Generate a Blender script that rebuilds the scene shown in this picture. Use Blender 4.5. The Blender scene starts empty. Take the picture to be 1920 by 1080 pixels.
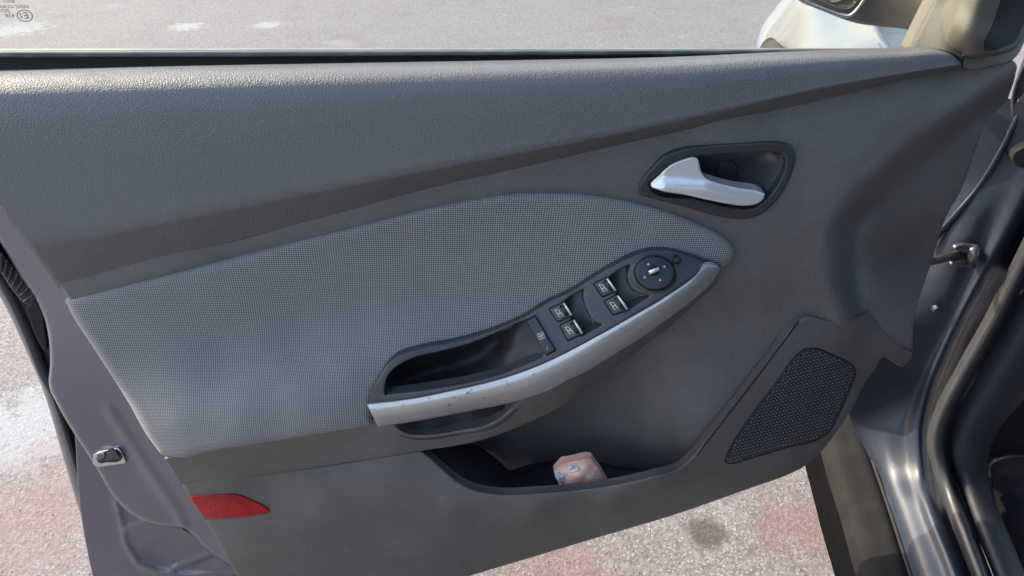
import bpy, bmesh, math, random
import numpy as np
from mathutils import Vector
from mathutils.geometry import delaunay_2d_cdt
random.seed(7); np.random.seed(7)
S = bpy.context.scene
COL = S.collection
R_ = math.radians
# ------------------------------------------------------------------ camera
F_PX, PITCH, CAM = 1387.0, R_(33.0), np.array([0.0, -0.70, 1.14])
cam = bpy.data.objects.new('camera', bpy.data.cameras.new('camera'))
COL.objects.link(cam); S.camera = cam
cam.data.sensor_width = 36.0; cam.data.lens = 36.0*F_PX/1920.0
cam.data.clip_start = 0.02; cam.data.clip_end = 3000
cam.location = CAM; cam.rotation_euler = (math.pi/2-PITCH, 0, 0)
# ------------------------------------------------------------------ light
SUN_AZ, SUN_EL = R_(-62.0), R_(30.0)
W = bpy.data.worlds.new('World'); S.world = W; W.use_nodes = True
wn = W.node_tree
sky = wn.nodes.new('ShaderNodeTexSky'); sky.sky_type = 'NISHITA'; sky.sun_disc = False
sky.dust_density = 2.5; sky.ozone_density = 0.7; sky.sun_elevation = SUN_EL; sky.sun_rotation = SUN_AZ
bg = wn.nodes['Background']; bg.inputs[1].default_value = 0.15
wn.links.new(sky.outputs[0], bg.inputs[0])
sun = bpy.data.objects.new('sun', bpy.data.lights.new('sun', 'SUN')); COL.objects.link(sun)
sun.data.energy = 2.0; sun.data.angle = R_(0.6); sun.data.color = (1.0, 0.85, 0.64)
sd = Vector((math.sin(SUN_AZ)*math.cos(SUN_EL), math.cos(SUN_AZ)*math.cos(SUN_EL), math.sin(SUN_EL)))
sun.rotation_euler = sd.to_track_quat('Z', 'Y').to_euler(); sun.location = (-4, 1, 4)
vs = S.view_settings; vs.view_transform = 'Standard'; vs.look = 'None'; vs.gamma = 1.0
vs.use_curve_mapping = False; vs.exposure = 2.0
# ------------------------------------------------------------------ helpers
CF = np.array([0, math.cos(PITCH), -math.sin(PITCH)]); CU = np.array([0, math.sin(PITCH), math.cos(PITCH)]); CR = np.array([1.0, 0, 0])
def ray(px, py): return CF + CR*((px-960)/F_PX) + CU*((540-py)/F_PX)
def P(px, py, w):                 # point of the door at depth w (metres in front of the window pane)
    d = ray(px, py); return CAM + d*((-w-CAM[1])/d[1])
def PZ(px, py, z):
    d = ray(px, py); return CAM + d*((z-CAM[2])/d[2])
def pt(c): return PZ(c[0], c[1], c[3]) if len(c) > 3 else P(c[0], c[1], c[2])

def spline(pts, closed, step, corners=()):
    p = np.array([q[:2] if False else q for q in pts], float); n = len(p); out = []
    segs = n if closed else n-1
    def tan(i, other_i):
        a, b = (i-1) % n, (i+1) % n
        if i in corners or (not closed and (i == 0 or i == n-1)): return None
        d0, d1 = p[i]-p[a], p[b]-p[i]; l0, l1 = np.linalg.norm(d0)+1e-9, np.linalg.norm(d1)+1e-9
        t = d0/l0*l1 + d1/l1*l0; return t/(np.linalg.norm(t)+1e-9)
    for i in range(segs):
        j = (i+1) % n; c = p[j]-p[i]; L = np.linalg.norm(c)+1e-9
        ti, tj = tan(i, j), tan(j, i)
        ti = c/L if ti is None else ti; tj = c/L if tj is None else tj
        k = max(1, int(math.ceil(L/step)))
        for s in range(k):
            t = s/k; t2, t3 = t*t, t*t*t
            out.append(p[i]*(2*t3-3*t2+1)+ti*L*(t3-2*t2+t)+p[j]*(-2*t3+3*t2)+tj*L*(t3-t2))
    if not closed: out.append(p[-1])
    return np.array(out)

def outline(pts, step=4.0):
    xy = [q[:2] for q in pts]; cs = {i for i, q in enumerate(pts) if len(q) > 2}
    return spline(xy, True, step, cs)

class TPS:                        # smooth depth through control points (px, py, w)
    def __init__(s, c, lam=2e-4):
        c = np.array(c, float); s.x = c[:, :2]/400.0; n = len(c)
        s.const = None
        if n < 3: s.const = c[:, 2].mean(); return
        K = s.k(s.x, s.x)+lam*np.eye(n); Q = np.c_[np.ones(n), s.x]
        A = np.block([[K, Q], [Q.T, np.zeros((3, 3))]])
        s.a = np.linalg.lstsq(A, np.r_[c[:, 2], 0, 0, 0], rcond=None)[0]
    def k(s, a, b):
        d2 = ((a[:, None]-b[None])**2).sum(-1); return 0.5*d2*np.log(d2+1e-12)
    def __call__(s, q):
        q = np.atleast_2d(np.array(q, float))[:, :2]/400.0
        if s.const is not None: return np.full(len(q), s.const)
        return s.k(q, s.x)@s.a[:-3] + np.c_[np.ones(len(q)), q]@s.a[-3:]

def pdist(q, loop):
    a = loop; b = np.roll(loop, -1, 0); ab = b-a; L2 = (ab**2).sum(1)+1e-12; best = np.full(len(q), 1e9)
    for k in range(0, len(q), 4000):
        qq = q[k:k+4000]; t = (((qq[:, None]-a[None])*ab[None]).sum(-1)/L2).clip(0, 1)
        best[k:k+4000] = np.sqrt((((qq[:, None]-(a[None]+t[..., None]*ab[None]))**2).sum(-1)).min(1))
    return best
def inside(q, loop):
    x, y = q[:, 0], q[:, 1]; r = np.zeros(len(q), bool); j = len(loop)-1
    for i in range(len(loop)):
        xi, yi = loop[i]; xj, yj = loop[j]
        c = ((yi > y) != (yj > y)) & (x < (xj-xi)*(y-yi)/(yj-yi+1e-12)+xi); r ^= c; j = i
    return r

def finish(o, parent, smooth=True):
    COL.objects.link(o)
    if parent:
        o.parent = parent; o.matrix_parent_inverse = parent.matrix_world.inverted()
    return o
def add_mesh(name, verts, faces, mat, parent, smooth=True):
    me = bpy.data.meshes.new(name); me.from_pydata([tuple(map(float, v)) for v in verts], [], faces); me.update()
    if mat: me.materials.append(mat)
    if smooth: me.polygons.foreach_set('use_smooth', [True]*len(me.polygons))
    return finish(bpy.data.objects.new(name, me), parent)

def patch_data(out, ctrl, r=3.0, rdepth=None, step=9.0, skirt=0.008, extra=None, ostep=4.0, holes=(), inset_skirt=0.0):
    loop = outline(out, ostep); hl = [outline(h, ostep) for h in holes]
    f = ctrl if callable(ctrl) else TPS(ctrl)
    lo, hi = loop.min(0), loop.max(0)
    gx = np.arange(lo[0]+step/2, hi[0], step); gy = np.arange(lo[1]+step/2, hi[1], step)
    g = np.stack(np.meshgrid(gx, gy), -1).reshape(-1, 2)
    g[:, 0] += (np.arange(len(g))//len(gx) % 2)*step*0.5
    g += np.random.uniform(-.01, .01, g.shape)
    def mask(q):
        m = inside(q, loop)
        for h in hl: m &= ~inside(q, h)
        return m
    def dd(q):
        d = pdist(q, loop)
        for h in hl: d = np.minimum(d, pdist(q, h))
        return d
    g = g[mask(g)]
    dg = dd(g) if len(g) else np.zeros(0); g = g[dg > max(r*1.15, 2.0)]
    rings = []
    if r > 0:
        for L in [loop]+hl:
            tn = np.roll(L, -1, 0)-np.roll(L, 1, 0); tn /= (np.linalg.norm(tn, axis=1, keepdims=True)+1e-9)
            nm = np.c_[-tn[:, 1], tn[:, 0]]
            for fr in (0.12, 0.35, 0.68, 1.05):
                for sg in (1, -1):
                    q = L+nm*sg*r*fr; q = q[mask(q)]
                    if len(q): q = q[dd(q) > r*fr*0.93]; rings.append(q)
    rg = np.concatenate([x for x in rings if len(x)] or [np.zeros((0, 2))])
    if len(rg):                   # thin crowded ring points
        key = np.round(rg/max(0.8, r*0.18)).astype(int); _, idx = np.unique(key, axis=0, return_index=True); rg = rg[idx]
    pts = np.concatenate([loop]+hl+[g, rg]); edges = []; o0 = 0
    for L in [loop]+hl:
        n = len(L); edges += [(o0+i, o0+(i+1) % n) for i in range(n)]; o0 += n
    vs_, es_, fs_, *_ = delaunay_2d_cdt([Vector(p) for p in pts.tolist()], edges, [], 1, 1e-5)
    v2 = np.array([tuple(v) for v in vs_]); w = f(v2)
    if extra is not None: w = w+extra(v2)
    if r > 0:
        d = dd(v2).clip(0, r); rd = rdepth if rdepth is not None else r*0.00055
        w = w-rd*(1-np.sqrt((1-(1-d/r)**2).clip(0, 1)))
    if hl:
        cen = np.array([v2[list(fc)].mean(0) for fc in fs_]); keep = np.ones(len(fs_), bool)
        for h in hl: keep &= ~inside(cen, h)
        fs_ = [fc for fc, k_ in zip(fs_, keep) if k_]
    v3 = [P(a[0], a[1], ww) for a, ww in zip(v2, w)]
    bm = bmesh.new(); bv = [bm.verts.new(v) for v in v3]
    for fc in fs_:
        a, b, c = [v2[i] for i in fc[:3]]
        cr = (b[0]-a[0])*(c[1]-a[1])-(b[1]-a[1])*(c[0]-a[0])
        try: bm.faces.new([bv[i] for i in (fc if cr < 0 else fc[::-1])])
        except ValueError: pass
    for v in [v for v in bm.verts if not v.link_faces]: bm.verts.remove(v)
    if skirt:
        be = [e for e in bm.edges if len(e.link_faces) == 1]
        ex = bmesh.ops.extrude_edge_only(bm, edges=be)
        for v in [x for x in ex['geom'] if isinstance(x, bmesh.types.BMVert)]: v.co.y += skirt
        bmesh.ops.recalc_face_normals(bm, faces=bm.faces)
        # keep the visible side outward
        if sum(fc.normal.y*fc.calc_area() for fc in bm.faces) > 0: bmesh.ops.reverse_faces(bm, faces=bm.faces)
    return bm, f
def patch(name, out, ctrl, mat, parent, **k):
    bm, f = patch_data(out, ctrl, **k)
    me = bpy.data.meshes.new(name); bm.to_mesh(me); bm.free(); me.materials.append(mat)
    me.polygons.foreach_set('use_smooth', [True]*len(me.polygons))
    o = finish(bpy.data.objects.new(name, me), parent); o_f[o.name] = f
    return o
o_f = {}
def resample(p, n):
    d = np.r_[0, np.cumsum(np.linalg.norm(np.diff(p, axis=0), axis=1))]; t = np.linspace(0, d[-1], n)
    return np.stack([np.interp(t, d, p[:, k]) for k in range(3)], 1)
def spline_idx(p, k):
    p = np.array(p, float); n = len(p); out = []
    T = [None]*n
    for i in range(1, n-1):
        d0, d1 = p[i]-p[i-1], p[i+1]-p[i]; l0, l1 = np.linalg.norm(d0)+1e-9, np.linalg.norm(d1)+1e-9; t = d0/l0*l1+d1/l1*l0; T[i] = t/(np.linalg.norm(t)+1e-9)
    for i in range(n-1):
        c = p[i+1]-p[i]; L = np.linalg.norm(c)+1e-9; a = c/L if T[i] is None else T[i]; b = c/L if T[i+1] is None else T[i+1]
        for s in range(k):
            t = s/k; t2, t3 = t*t, t**3; out.append(p[i]*(2*t3-3*t2+1)+a*L*(t3-2*t2+t)+p[i+1]*(3*t2-2*t3)+b*L*(t3-t2))
    out.append(p[-1]); return np.array(out)
def loft(name, rows, mat, parent, nu=80, sub=4, skirt=0.0, linear=False, index=0):
    rs = [spline_idx([pt(c) for c in r], index) if index else resample(spline([pt(c) for c in r], False, 0.004), nu) for r in rows]
    g = np.array(rs); m = len(g); out = []
    for i in range(m-1):
        a, b = g[max(i-1, 0)], g[min(i+2, m-1)]
        for s in range(sub):
            t = s/sub
            if linear: out.append(g[i]*(1-t)+g[i+1]*t); continue
            # chord-aware hermite per column
            c = g[i+1]-g[i]; L = np.linalg.norm(c, axis=1, keepdims=True)+1e-9
            la = np.linalg.norm(g[i]-a, axis=1, keepdims=True)+1e-9; lb = np.linalg.norm(b-g[i+1], axis=1, keepdims=True)+1e-9
            ti = c/L if i == 0 else (g[i]-a)/la*L+c/L*la
            tj = c/L if i == m-2 else c/L*lb+(b-g[i+1])/lb*L
            ti = ti/(np.linalg.norm(ti, axis=1, keepdims=True)+1e-9); tj = tj/(np.linalg.norm(tj, axis=1, keepdims=True)+1e-9)
            t2, t3 = t*t, t**3
            out.append(g[i]*(2*t3-3*t2+1)+ti*L*(t3-2*t2+t)+g[i+1]*(3*t2-2*t3)+tj*L*(t3-t2))
    out.append(g[-1]); G = np.array(out); M, N = G.shape[:2]
    fs = [(i*N+j, (i+1)*N+j, (i+1)*N+j+1, i*N+j+1) for i in range(M-1) for j in range(N-1)]
    V = G.reshape(-1, 3)
    if skirt:
        bm = bmesh.new(); bv = [bm.verts.new(v) for v in V]
        for f in fs: bm.faces.new([bv[i] for i in f])
        bmesh.ops.remove_doubles(bm, verts=bm.verts, dist=1e-5)
        ex = bmesh.ops.extrude_edge_only(bm, edges=[e for e in bm.edges if len(e.link_faces) == 1])
        for v in [x for x in ex['geom'] if isinstance(x, bmesh.types.BMVert)]: v.co.y += skirt
        bmesh.ops.recalc_face_normals(bm, faces=bm.faces)
        me = bpy.data.meshes.new(name); bm.to_mesh(me); bm.free(); me.materials.append(mat)
        me.polygons.foreach_set('use_smooth', [True]*len(me.polygons))
        return finish(bpy.data.objects.new(name, me), parent)
    return add_mesh(name, V, fs, mat, parent)
def tube_geo(p3, rad, seg=8, taper=None, squash=1.0):
    p3 = np.array(p3, float); n = len(p3); V = []; Fc = []
    for i in range(n):
        t = p3[min(i+1, n-1)]-p3[max(i-1, 0)]; t /= np.linalg.norm(t)+1e-9
        ref = np.array([0, -1.0, 0.2]) if abs(t[1]) < .9 else np.array([1.0, 0, 0])
        a = np.cross(t, ref); a /= np.linalg.norm(a); b = np.cross(t, a)
        rr = rad*(taper[i] if taper is not None else 1)
        for k in range(seg):
            q = 2*math.pi*k/seg; V.append(p3[i]+a*rr*math.cos(q)+b*rr*squash*math.sin(q))
    for i in range(n-1):
        for k in range(seg): Fc.append((i*seg+k, i*seg+(k+1) % seg, (i+1)*seg+(k+1) % seg, (i+1)*seg+k))
    Fc.append(tuple(range(seg))[::-1]); Fc.append(tuple((n-1)*seg+k for k in range(seg)))
    return V, Fc
def tube(name, pts, rad, mat, parent, seg=8, squash=1.0, closed=False):
    p3 = spline([pt(c) for c in pts], closed, 0.004)
    if closed: p3 = np.r_[p3, p3[:1]]
    V, Fc = tube_geo(p3, rad, seg, None, squash); return add_mesh(name, V, Fc, mat, parent)
def ribbons(name, lines, f, width, mat, parent, lift=0.0006, thick=0.0003):
    """thin raised print: each polyline in pixels laid on surface depth f(px,py)"""
    V = []; Fc = []
    for ln in lines:
        q = np.array(ln, float); n = len(q); b = len(V)
        for i in range(n):
            t = q[min(i+1, n-1)]-q[max(i-1, 0)]; t /= np.linalg.norm(t)+1e-9; nn = np.array([-t[1], t[0]])*width/2
            e = t*width*0.3*(1 if i == n-1 else -1 if i == 0 else 0)
            for sg in (1, -1):
                a = q[i]+nn*sg+e; V.append(P(a[0], a[1], float(f(a[None])[0])+lift))
        for i in range(n-1): Fc.append((b+2*i, b+2*i+1, b+2*i+3, b+2*i+2))
    return add_mesh(name, V, Fc, mat, parent, smooth=False)
def box_geo(c, ax, hx, ay, hy, az, hz):
    c = np.array(c); V = [c+ax*hx*i+ay*hy*j+az*hz*k for i in (-1, 1) for j in (-1, 1) for k in (-1, 1)]
    return V, [(0, 1, 3, 2), (4, 6, 7, 5), (0, 4, 5, 1), (2, 3, 7, 6), (0, 2, 6, 4), (1, 5, 7, 3)]
def thing(name, loc, label, cat, group=None):
    o = bpy.data.objects.new(name, None); o.empty_display_size = .05; o.location = loc; COL.objects.link(o)
    bpy.context.view_layer.update()
    o['label'] = label; o['category'] = cat
    if group: o['group'] = group
    return o
def ell(cx, cy, rx, ry, rot=0, n=28):
    c, s = math.cos(rot), math.sin(rot)
    return [(cx+rx*math.cos(t)*c-ry*math.sin(t)*s, cy+rx*math.cos(t)*s+ry*math.sin(t)*c) for t in np.linspace(0, 2*math.pi, n, endpoint=False)]
# ------------------------------------------------------------------ materials
class NT:
    def __init__(s, name):
        s.m = bpy.data.materials.new(name); s.m.use_nodes = True; s.t = s.m.node_tree
        s.b = s.t.nodes['Principled BSDF']; s.out = s.t.nodes['Material Output']
    def n(s, ty, **k):
        nd = s.t.nodes.new('ShaderNode'+ty)
        for a, v in k.items():
            if a.startswith('i_'):
                key = a[2:]; key = int(key) if key.isdigit() else key
                nd.inputs[key].default_value = v
            else: setattr(nd, a, v)
        return nd
    def l(s, a, b): s.t.links.new(a, b)
    def co(s):
        return s.n('TexCoord').outputs['Object']
    def math(s, op, a, b=None, clamp=False):
        nd = s.n('Math', operation=op, use_clamp=clamp)
        for i, v in enumerate((a, b)):
            if v is None: continue
            if isinstance(v, (int, float)): nd.inputs[i].default_value = v
            else: s.l(v, nd.inputs[i])
        return nd.outputs[0]
    def ramp(s, fac, stops):
        nd = s.n('ValToRGB'); e = nd.color_ramp.elements
        while len(e) < len(stops): e.new(0.5)
        for x, (p, c) in zip(e, stops): x.position = p; x.color = (*c, 1) if len(c) == 3 else c
        s.l(fac, nd.inputs[0]); return nd.outputs[0]
    def mix(s, fac, a, b, mode='MIX'):
        nd = s.n('Mix', data_type='RGBA', blend_type=mode)
        if isinstance(fac, (int, float)): nd.inputs[0].default_value = fac
        else: s.l(fac, nd.inputs[0])
        for i, v in ((6, a), (7, b)):
            if isinstance(v, tuple): nd.inputs[i].default_value = (*v, 1)
            else: s.l(v, nd.inputs[i])
        return nd.outputs[2]
    def noise(s, scale, detail=4, rough=.55, co=None):
        nd = s.n('TexNoise', i_Scale=scale, i_Detail=detail, i_Roughness=rough); s.l(co or s.co(), nd.inputs['Vector']); return nd.outputs[0]
    def bump(s, h, strength, dist):
        nd = s.n('Bump', i_Strength=strength, i_Distance=dist); s.l(h, nd.inputs['Height']); s.l(nd.outputs[0], s.b.inputs['Normal']); return nd
    def set(s, **k):
        for a, v in k.items():
            i = s.b.inputs[a.replace('_', ' ')]
            if isinstance(v, tuple) and len(v) == 3: v = (*v, 1)
            if isinstance(v, (int, float, tuple)): i.default_value = v
            else: s.l(v, i)
        return s.m
def plastic(name, col, rough=.5, grain=900, gs=.25, gd=.0004, dust=.25, spec=.5, cells=True, scuff=0.0):
    m = NT(name); co = m.co()
    dn = m.noise(11, 9, .72, co); dm = m.ramp(dn, [(.42, (0, 0, 0)), (.75, (1, 1, 1))])
    sp = m.n('TexVoronoi', i_Scale=260.0); m.l(co, sp.inputs['Vector'])
    spk = m.math('LESS_THAN', sp.outputs['Distance'], .10)
    rs = m.n('SeparateColor'); m.l(sp.outputs['Color'], rs.inputs[0]); spk = m.math('MULTIPLY', spk, m.math('GREATER_THAN', rs.outputs[0], .93))
    df = m.math('MULTIPLY', dm, dust)
    dcol = tuple(min(1, c*1.5+.03) for c in col)
    c1 = m.mix(df, col, dcol); c2 = m.mix(m.math('MULTIPLY', spk, .5), c1, (.35, .33, .3))
    if scuff:
        mp = m.n('Mapping'); mp.inputs['Scale'].default_value = (9, 9, 150); mp.inputs['Rotation'].default_value = (0, R_(14), 0); m.l(co, mp.inputs[0])
        sc = m.ramp(m.noise(1.0, 5, .7, mp.outputs[0]), [(.60, (0, 0, 0)), (.72, (1, 1, 1))])
        c2 = m.mix(m.math('MULTIPLY', m.math('MULTIPLY', sc, dm), scuff), c2, (.21, .20, .19))
    rn = m.math('ADD', m.math('MULTIPLY', dm, .12), rough)
    if cells:
        v = m.n('TexVoronoi', i_Scale=float(grain), feature='DISTANCE_TO_EDGE'); wv = m.n('TexNoise', i_Scale=grain*.22, i_Detail=3.0)
        m.l(co, wv.inputs['Vector']); va = m.n('VectorMath', operation='SCALE'); m.l(wv.outputs['Color'], va.inputs[0]); va.inputs['Scale'].default_value = 1.8/grain
        vb = m.n('VectorMath', operation='ADD'); m.l(co, vb.inputs[0]); m.l(va.outputs[0], vb.inputs[1]); m.l(vb.outputs[0], v.inputs['Vector'])
        h = m.ramp(v.outputs['Distance'], [(0, (0, 0, 0)), (.28, (1, 1, 1))])
        h = m.math('ADD', m.n('RGBToBW').outputs[0] if False else h, m.math('MULTIPLY', m.noise(grain*.3, 3, .5, co), .6))
    else:
        h = m.noise(grain, 3, .6, co)
    m.bump(h, gs, gd)
    return m.set(Base_Color=c2, Roughness=rn, Specular_IOR_Level=spec)
def simple(name, col, rough=.5, metal=0.0, coat=0.0, spec=.5, nscale=0, nb=0.0, var=.15, vscale=30):
    m = NT(name); n = m.noise(vscale, 5, .6); k = m.ramp(n, [(.3, tuple(c*(1-var) for c in col)), (.7, tuple(min(1, c*(1+var)) for c in col))])
    if nscale: m.bump(m.noise(nscale, 4, .6), nb, .001)
    return m.set(Base_Color=k, Roughness=rough, Metallic=metal, Coat_Weight=coat, Coat_Roughness=.04, Specular_IOR_Level=spec)
M = {}
M['vinyl'] = plastic('vinyl_leather_grain', (.100, .098, .096), .54, 400, .48, .0006, .2, .6)
M['card'] = plastic('grey_moulded_plastic', (.096, .090, .083), .45, 560, .6, .0006, .55, .7, True, .25)
M['lower'] = plastic('grey_lower_plastic', (.086, .079, .071), .50, 560, .6, .0006, .55, .6, True, .5)
M['bezel'] = plastic('smooth_black_bezel', (.034, .036, .040), .36, 1400, .12, .0003, .2, .5, False)
M['armtop'] = plastic('satin_black_switch_panel', (.034, .036, .041), .38, 1500, .12, .0003, .35, .5, False)
M['cup'] = plastic('shade_darkened_dusty_cup', (.018, .018, .020), .48, 1200, .15, .0003, .3, .35, False)  # dusty plastic darker than the switch panel: recess shade put into colour
M['pocket'] = plastic('dark_pocket_plastic', (.030, .030, .032), .5, 650, .3, .0005, .2, .4)
M['black'] = simple('black_rubber', (.010, .010, .011), .6, nscale=500, nb=.1)
M['clad'] = simple('black_sill_cladding', (.005, .005, .006), .8, spec=0.0, nscale=600, nb=.1)
M['gap'] = simple('black_gap_shade_rubber', (.004, .004, .004), .8)  # shade inside open gaps and seams put into colour; dark slot rubber too
M['button'] = simple('black_switch_plastic', (.016, .017, .020), .34, nscale=900, nb=.05)
M['print'] = simple('white_print', (.45, .46, .48), .6, var=.05)
M['chrome'] = simple('satin_chrome', (.62, .63, .64), .22, 1.0, var=.05)
M['belt'] = simple('dull_belt_moulding', (.20, .21, .20), .45, .3, spec=.3)
def m_fabric():
    m = NT('woven_grey_fabric'); co = m.co(); s = m.n('SeparateXYZ'); m.l(co, s.inputs[0])
    u = m.math('ADD', s.outputs[0], m.math('MULTIPLY', s.outputs[2], -.06))
    v = m.math('ADD', s.outputs[2], s.outputs[1])           # length down the cloth: falls with height and with depth
    ph = m.noise(9, 2, .5, co)
    u = m.math('ADD', u, m.math('MULTIPLY', ph, .006)); v = m.math('ADD', v, m.math('MULTIPLY', m.noise(11, 2, .5, co), .006))
    pu, pv = 1/.00235, 1/.00225
    uu = m.math('MULTIPLY', u, pu); vv = m.math('MULTIPLY', v, pv)
    row = m.math('FLOOR', vv); uu = m.math('ADD', uu, m.math('MULTIPLY', m.math('MODULO', row, 2.0), .12))
    fu = m.math('ABSOLUTE', m.math('SUBTRACT', m.math('FRACT', uu), .5)); fv = m.math('ABSOLUTE', m.math('SUBTRACT', m.math('FRACT', vv), .5))
    d = m.math('MAXIMUM', m.math('MULTIPLY', fu, 1.0), m.math('MULTIPLY', fv, 1.0))
    k = m.ramp(d, [(.26, (1, 1, 1)), (.43, (0, 0, 0))])
    tn = m.noise(1600, 2, .6, co); st = m.noise(26, 5, .6, co)
    light = m.mix(m.ramp(st, [(.3, (0, 0, 0)), (.75, (1, 1, 1))]), (.395, .376, .350), (.44, .42, .392))
    light = m.mix(m.math('MULTIPLY', tn, .5), light, (.16, .17, .18))
    c = m.mix(k, (.045, .047, .052), light)
    m.bump(k, .5, .0010)
    return m.set(Base_Color=c, Roughness=.85, Specular_IOR_Level=.25, Sheen_Weight=.15)
M['fabric'] = m_fabric()
def m_silver():
    m = NT('painted_silver'); co = m.co(); f = m.noise(2600, 2, .7, co)
    w = m.noise(90, 6, .7, co); wr = m.ramp(w, [(.70, (0, 0, 0)), (.74, (1, 1, 1))])
    c = m.mix(m.math('MULTIPLY', wr, .35), m.mix(f, (.42, .42, .41), (.50, .50, .49)), (.14, .14, .14))
    return m.set(Base_Color=c, Roughness=.34, Metallic=.5, Specular_IOR_Level=.5)
M['silver'] = m_silver()
M['lever'] = simple('satin_silver_lever', (.70, .685, .66), .24, .45, coat=.4, var=.03)
def m_paint(name, col, rough=.28, coat=1.0, dust=.25, metal=.55, spec=.5):
    m = NT(name); co = m.co(); f = m.noise(4000, 1, .5, co); c = m.mix(f, tuple(x*.75 for x in col), tuple(x*1.3 for x in col))
    d = m.ramp(m.noise(22, 7, .7, co), [(.45, (0, 0, 0)), (.8, (1, 1, 1))])
    c = m.mix(m.math('MULTIPLY', d, dust), c, (.20, .19, .18))
    r = m.math('ADD', m.math('MULTIPLY', d, .2), rough)
    return m.set(Base_Color=c, Roughness=r, Metallic=metal, Specular_IOR_Level=spec, Coat_Weight=coat, Coat_Roughness=m.math('ADD', m.math('MULTIPLY', d, .3*dust), .07))
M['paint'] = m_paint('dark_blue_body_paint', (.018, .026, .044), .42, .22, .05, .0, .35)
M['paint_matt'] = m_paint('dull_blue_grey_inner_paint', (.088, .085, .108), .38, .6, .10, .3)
M['paint_dirty_shaded'] = m_paint('shade_darkened_dusty_sill_paint', (.013, .013, .014), .6, .0, .05, .0, .03)  # dusty sill, its colour darkened to stand in for missing shade
M['paint_sun'] = m_paint('dusty_sun_glare_fender_paint', (.10, .10, .098), .42, .35, .5, .3)  # dark blue paint made pale: sun glare put into the colour, plus dust
def m_red():
    m = NT('red_reflector_plastic'); co = m.co(); s = m.n('SeparateXYZ'); m.l(co, s.inputs[0])
    a = m.math('ABSOLUTE', m.math('SUBTRACT', m.math('FRACT', m.math('MULTIPLY', s.outputs[0], 280.0)), .5))
    b = m.math('ABSOLUTE', m.math('SUBTRACT', m.math('FRACT', m.math('MULTIPLY', s.outputs[2], 280.0)), .5))
    h = m.math('ADD', a, b); m.bump(h, .25, .001)
    c = m.mix(m.ramp(m.noise(60, 4), [(.35, (0, 0, 0)), (.65, (1, 1, 1))]), (.24, .002, .007), (.40, .004, .010))
    c = m.mix(m.math('MULTIPLY', m.math('GREATER_THAN', h, .62), .45), c, (.10, .001, .004))
    return m.set(Base_Color=c, Roughness=.2, Specular_IOR_Level=.25)
M['red'] = m_red()
def m_glass():
    m = NT('window_glass'); t = m.t; tr = m.n('BsdfTransparent'); tr.inputs[0].default_value = (.90, .93, .91, 1)
    gl = m.n('BsdfGlossy'); gl.inputs['Roughness'].default_value = .01; df = m.n('BsdfDiffuse'); df.inputs[0].default_value = (.8, .78, .75, 1)
    fr = m.n('Fresnel'); fr.inputs[0].default_value = 1.35
    co = m.co(); d = m.ramp(m.noise(30, 7, .7, co), [(.3, (.015, .015, .015)), (.8, (.06, .06, .06))])
    m1 = m.n('MixShader'); m2 = m.n('MixShader'); m.l(fr.outputs[0], m1.inputs[0]); m.l(tr.outputs[0], m1.inputs[1]); m.l(gl.outputs[0], m1.inputs[2])
    m.l(d, m2.inputs[0]); m.l(m1.outputs[0], m2.inputs[1]); m.l(df.outputs[0], m2.inputs[2]); m.l(m2.outputs[0], m.out.inputs[0])
    return m.m
M['glass'] = m_glass()
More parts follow.
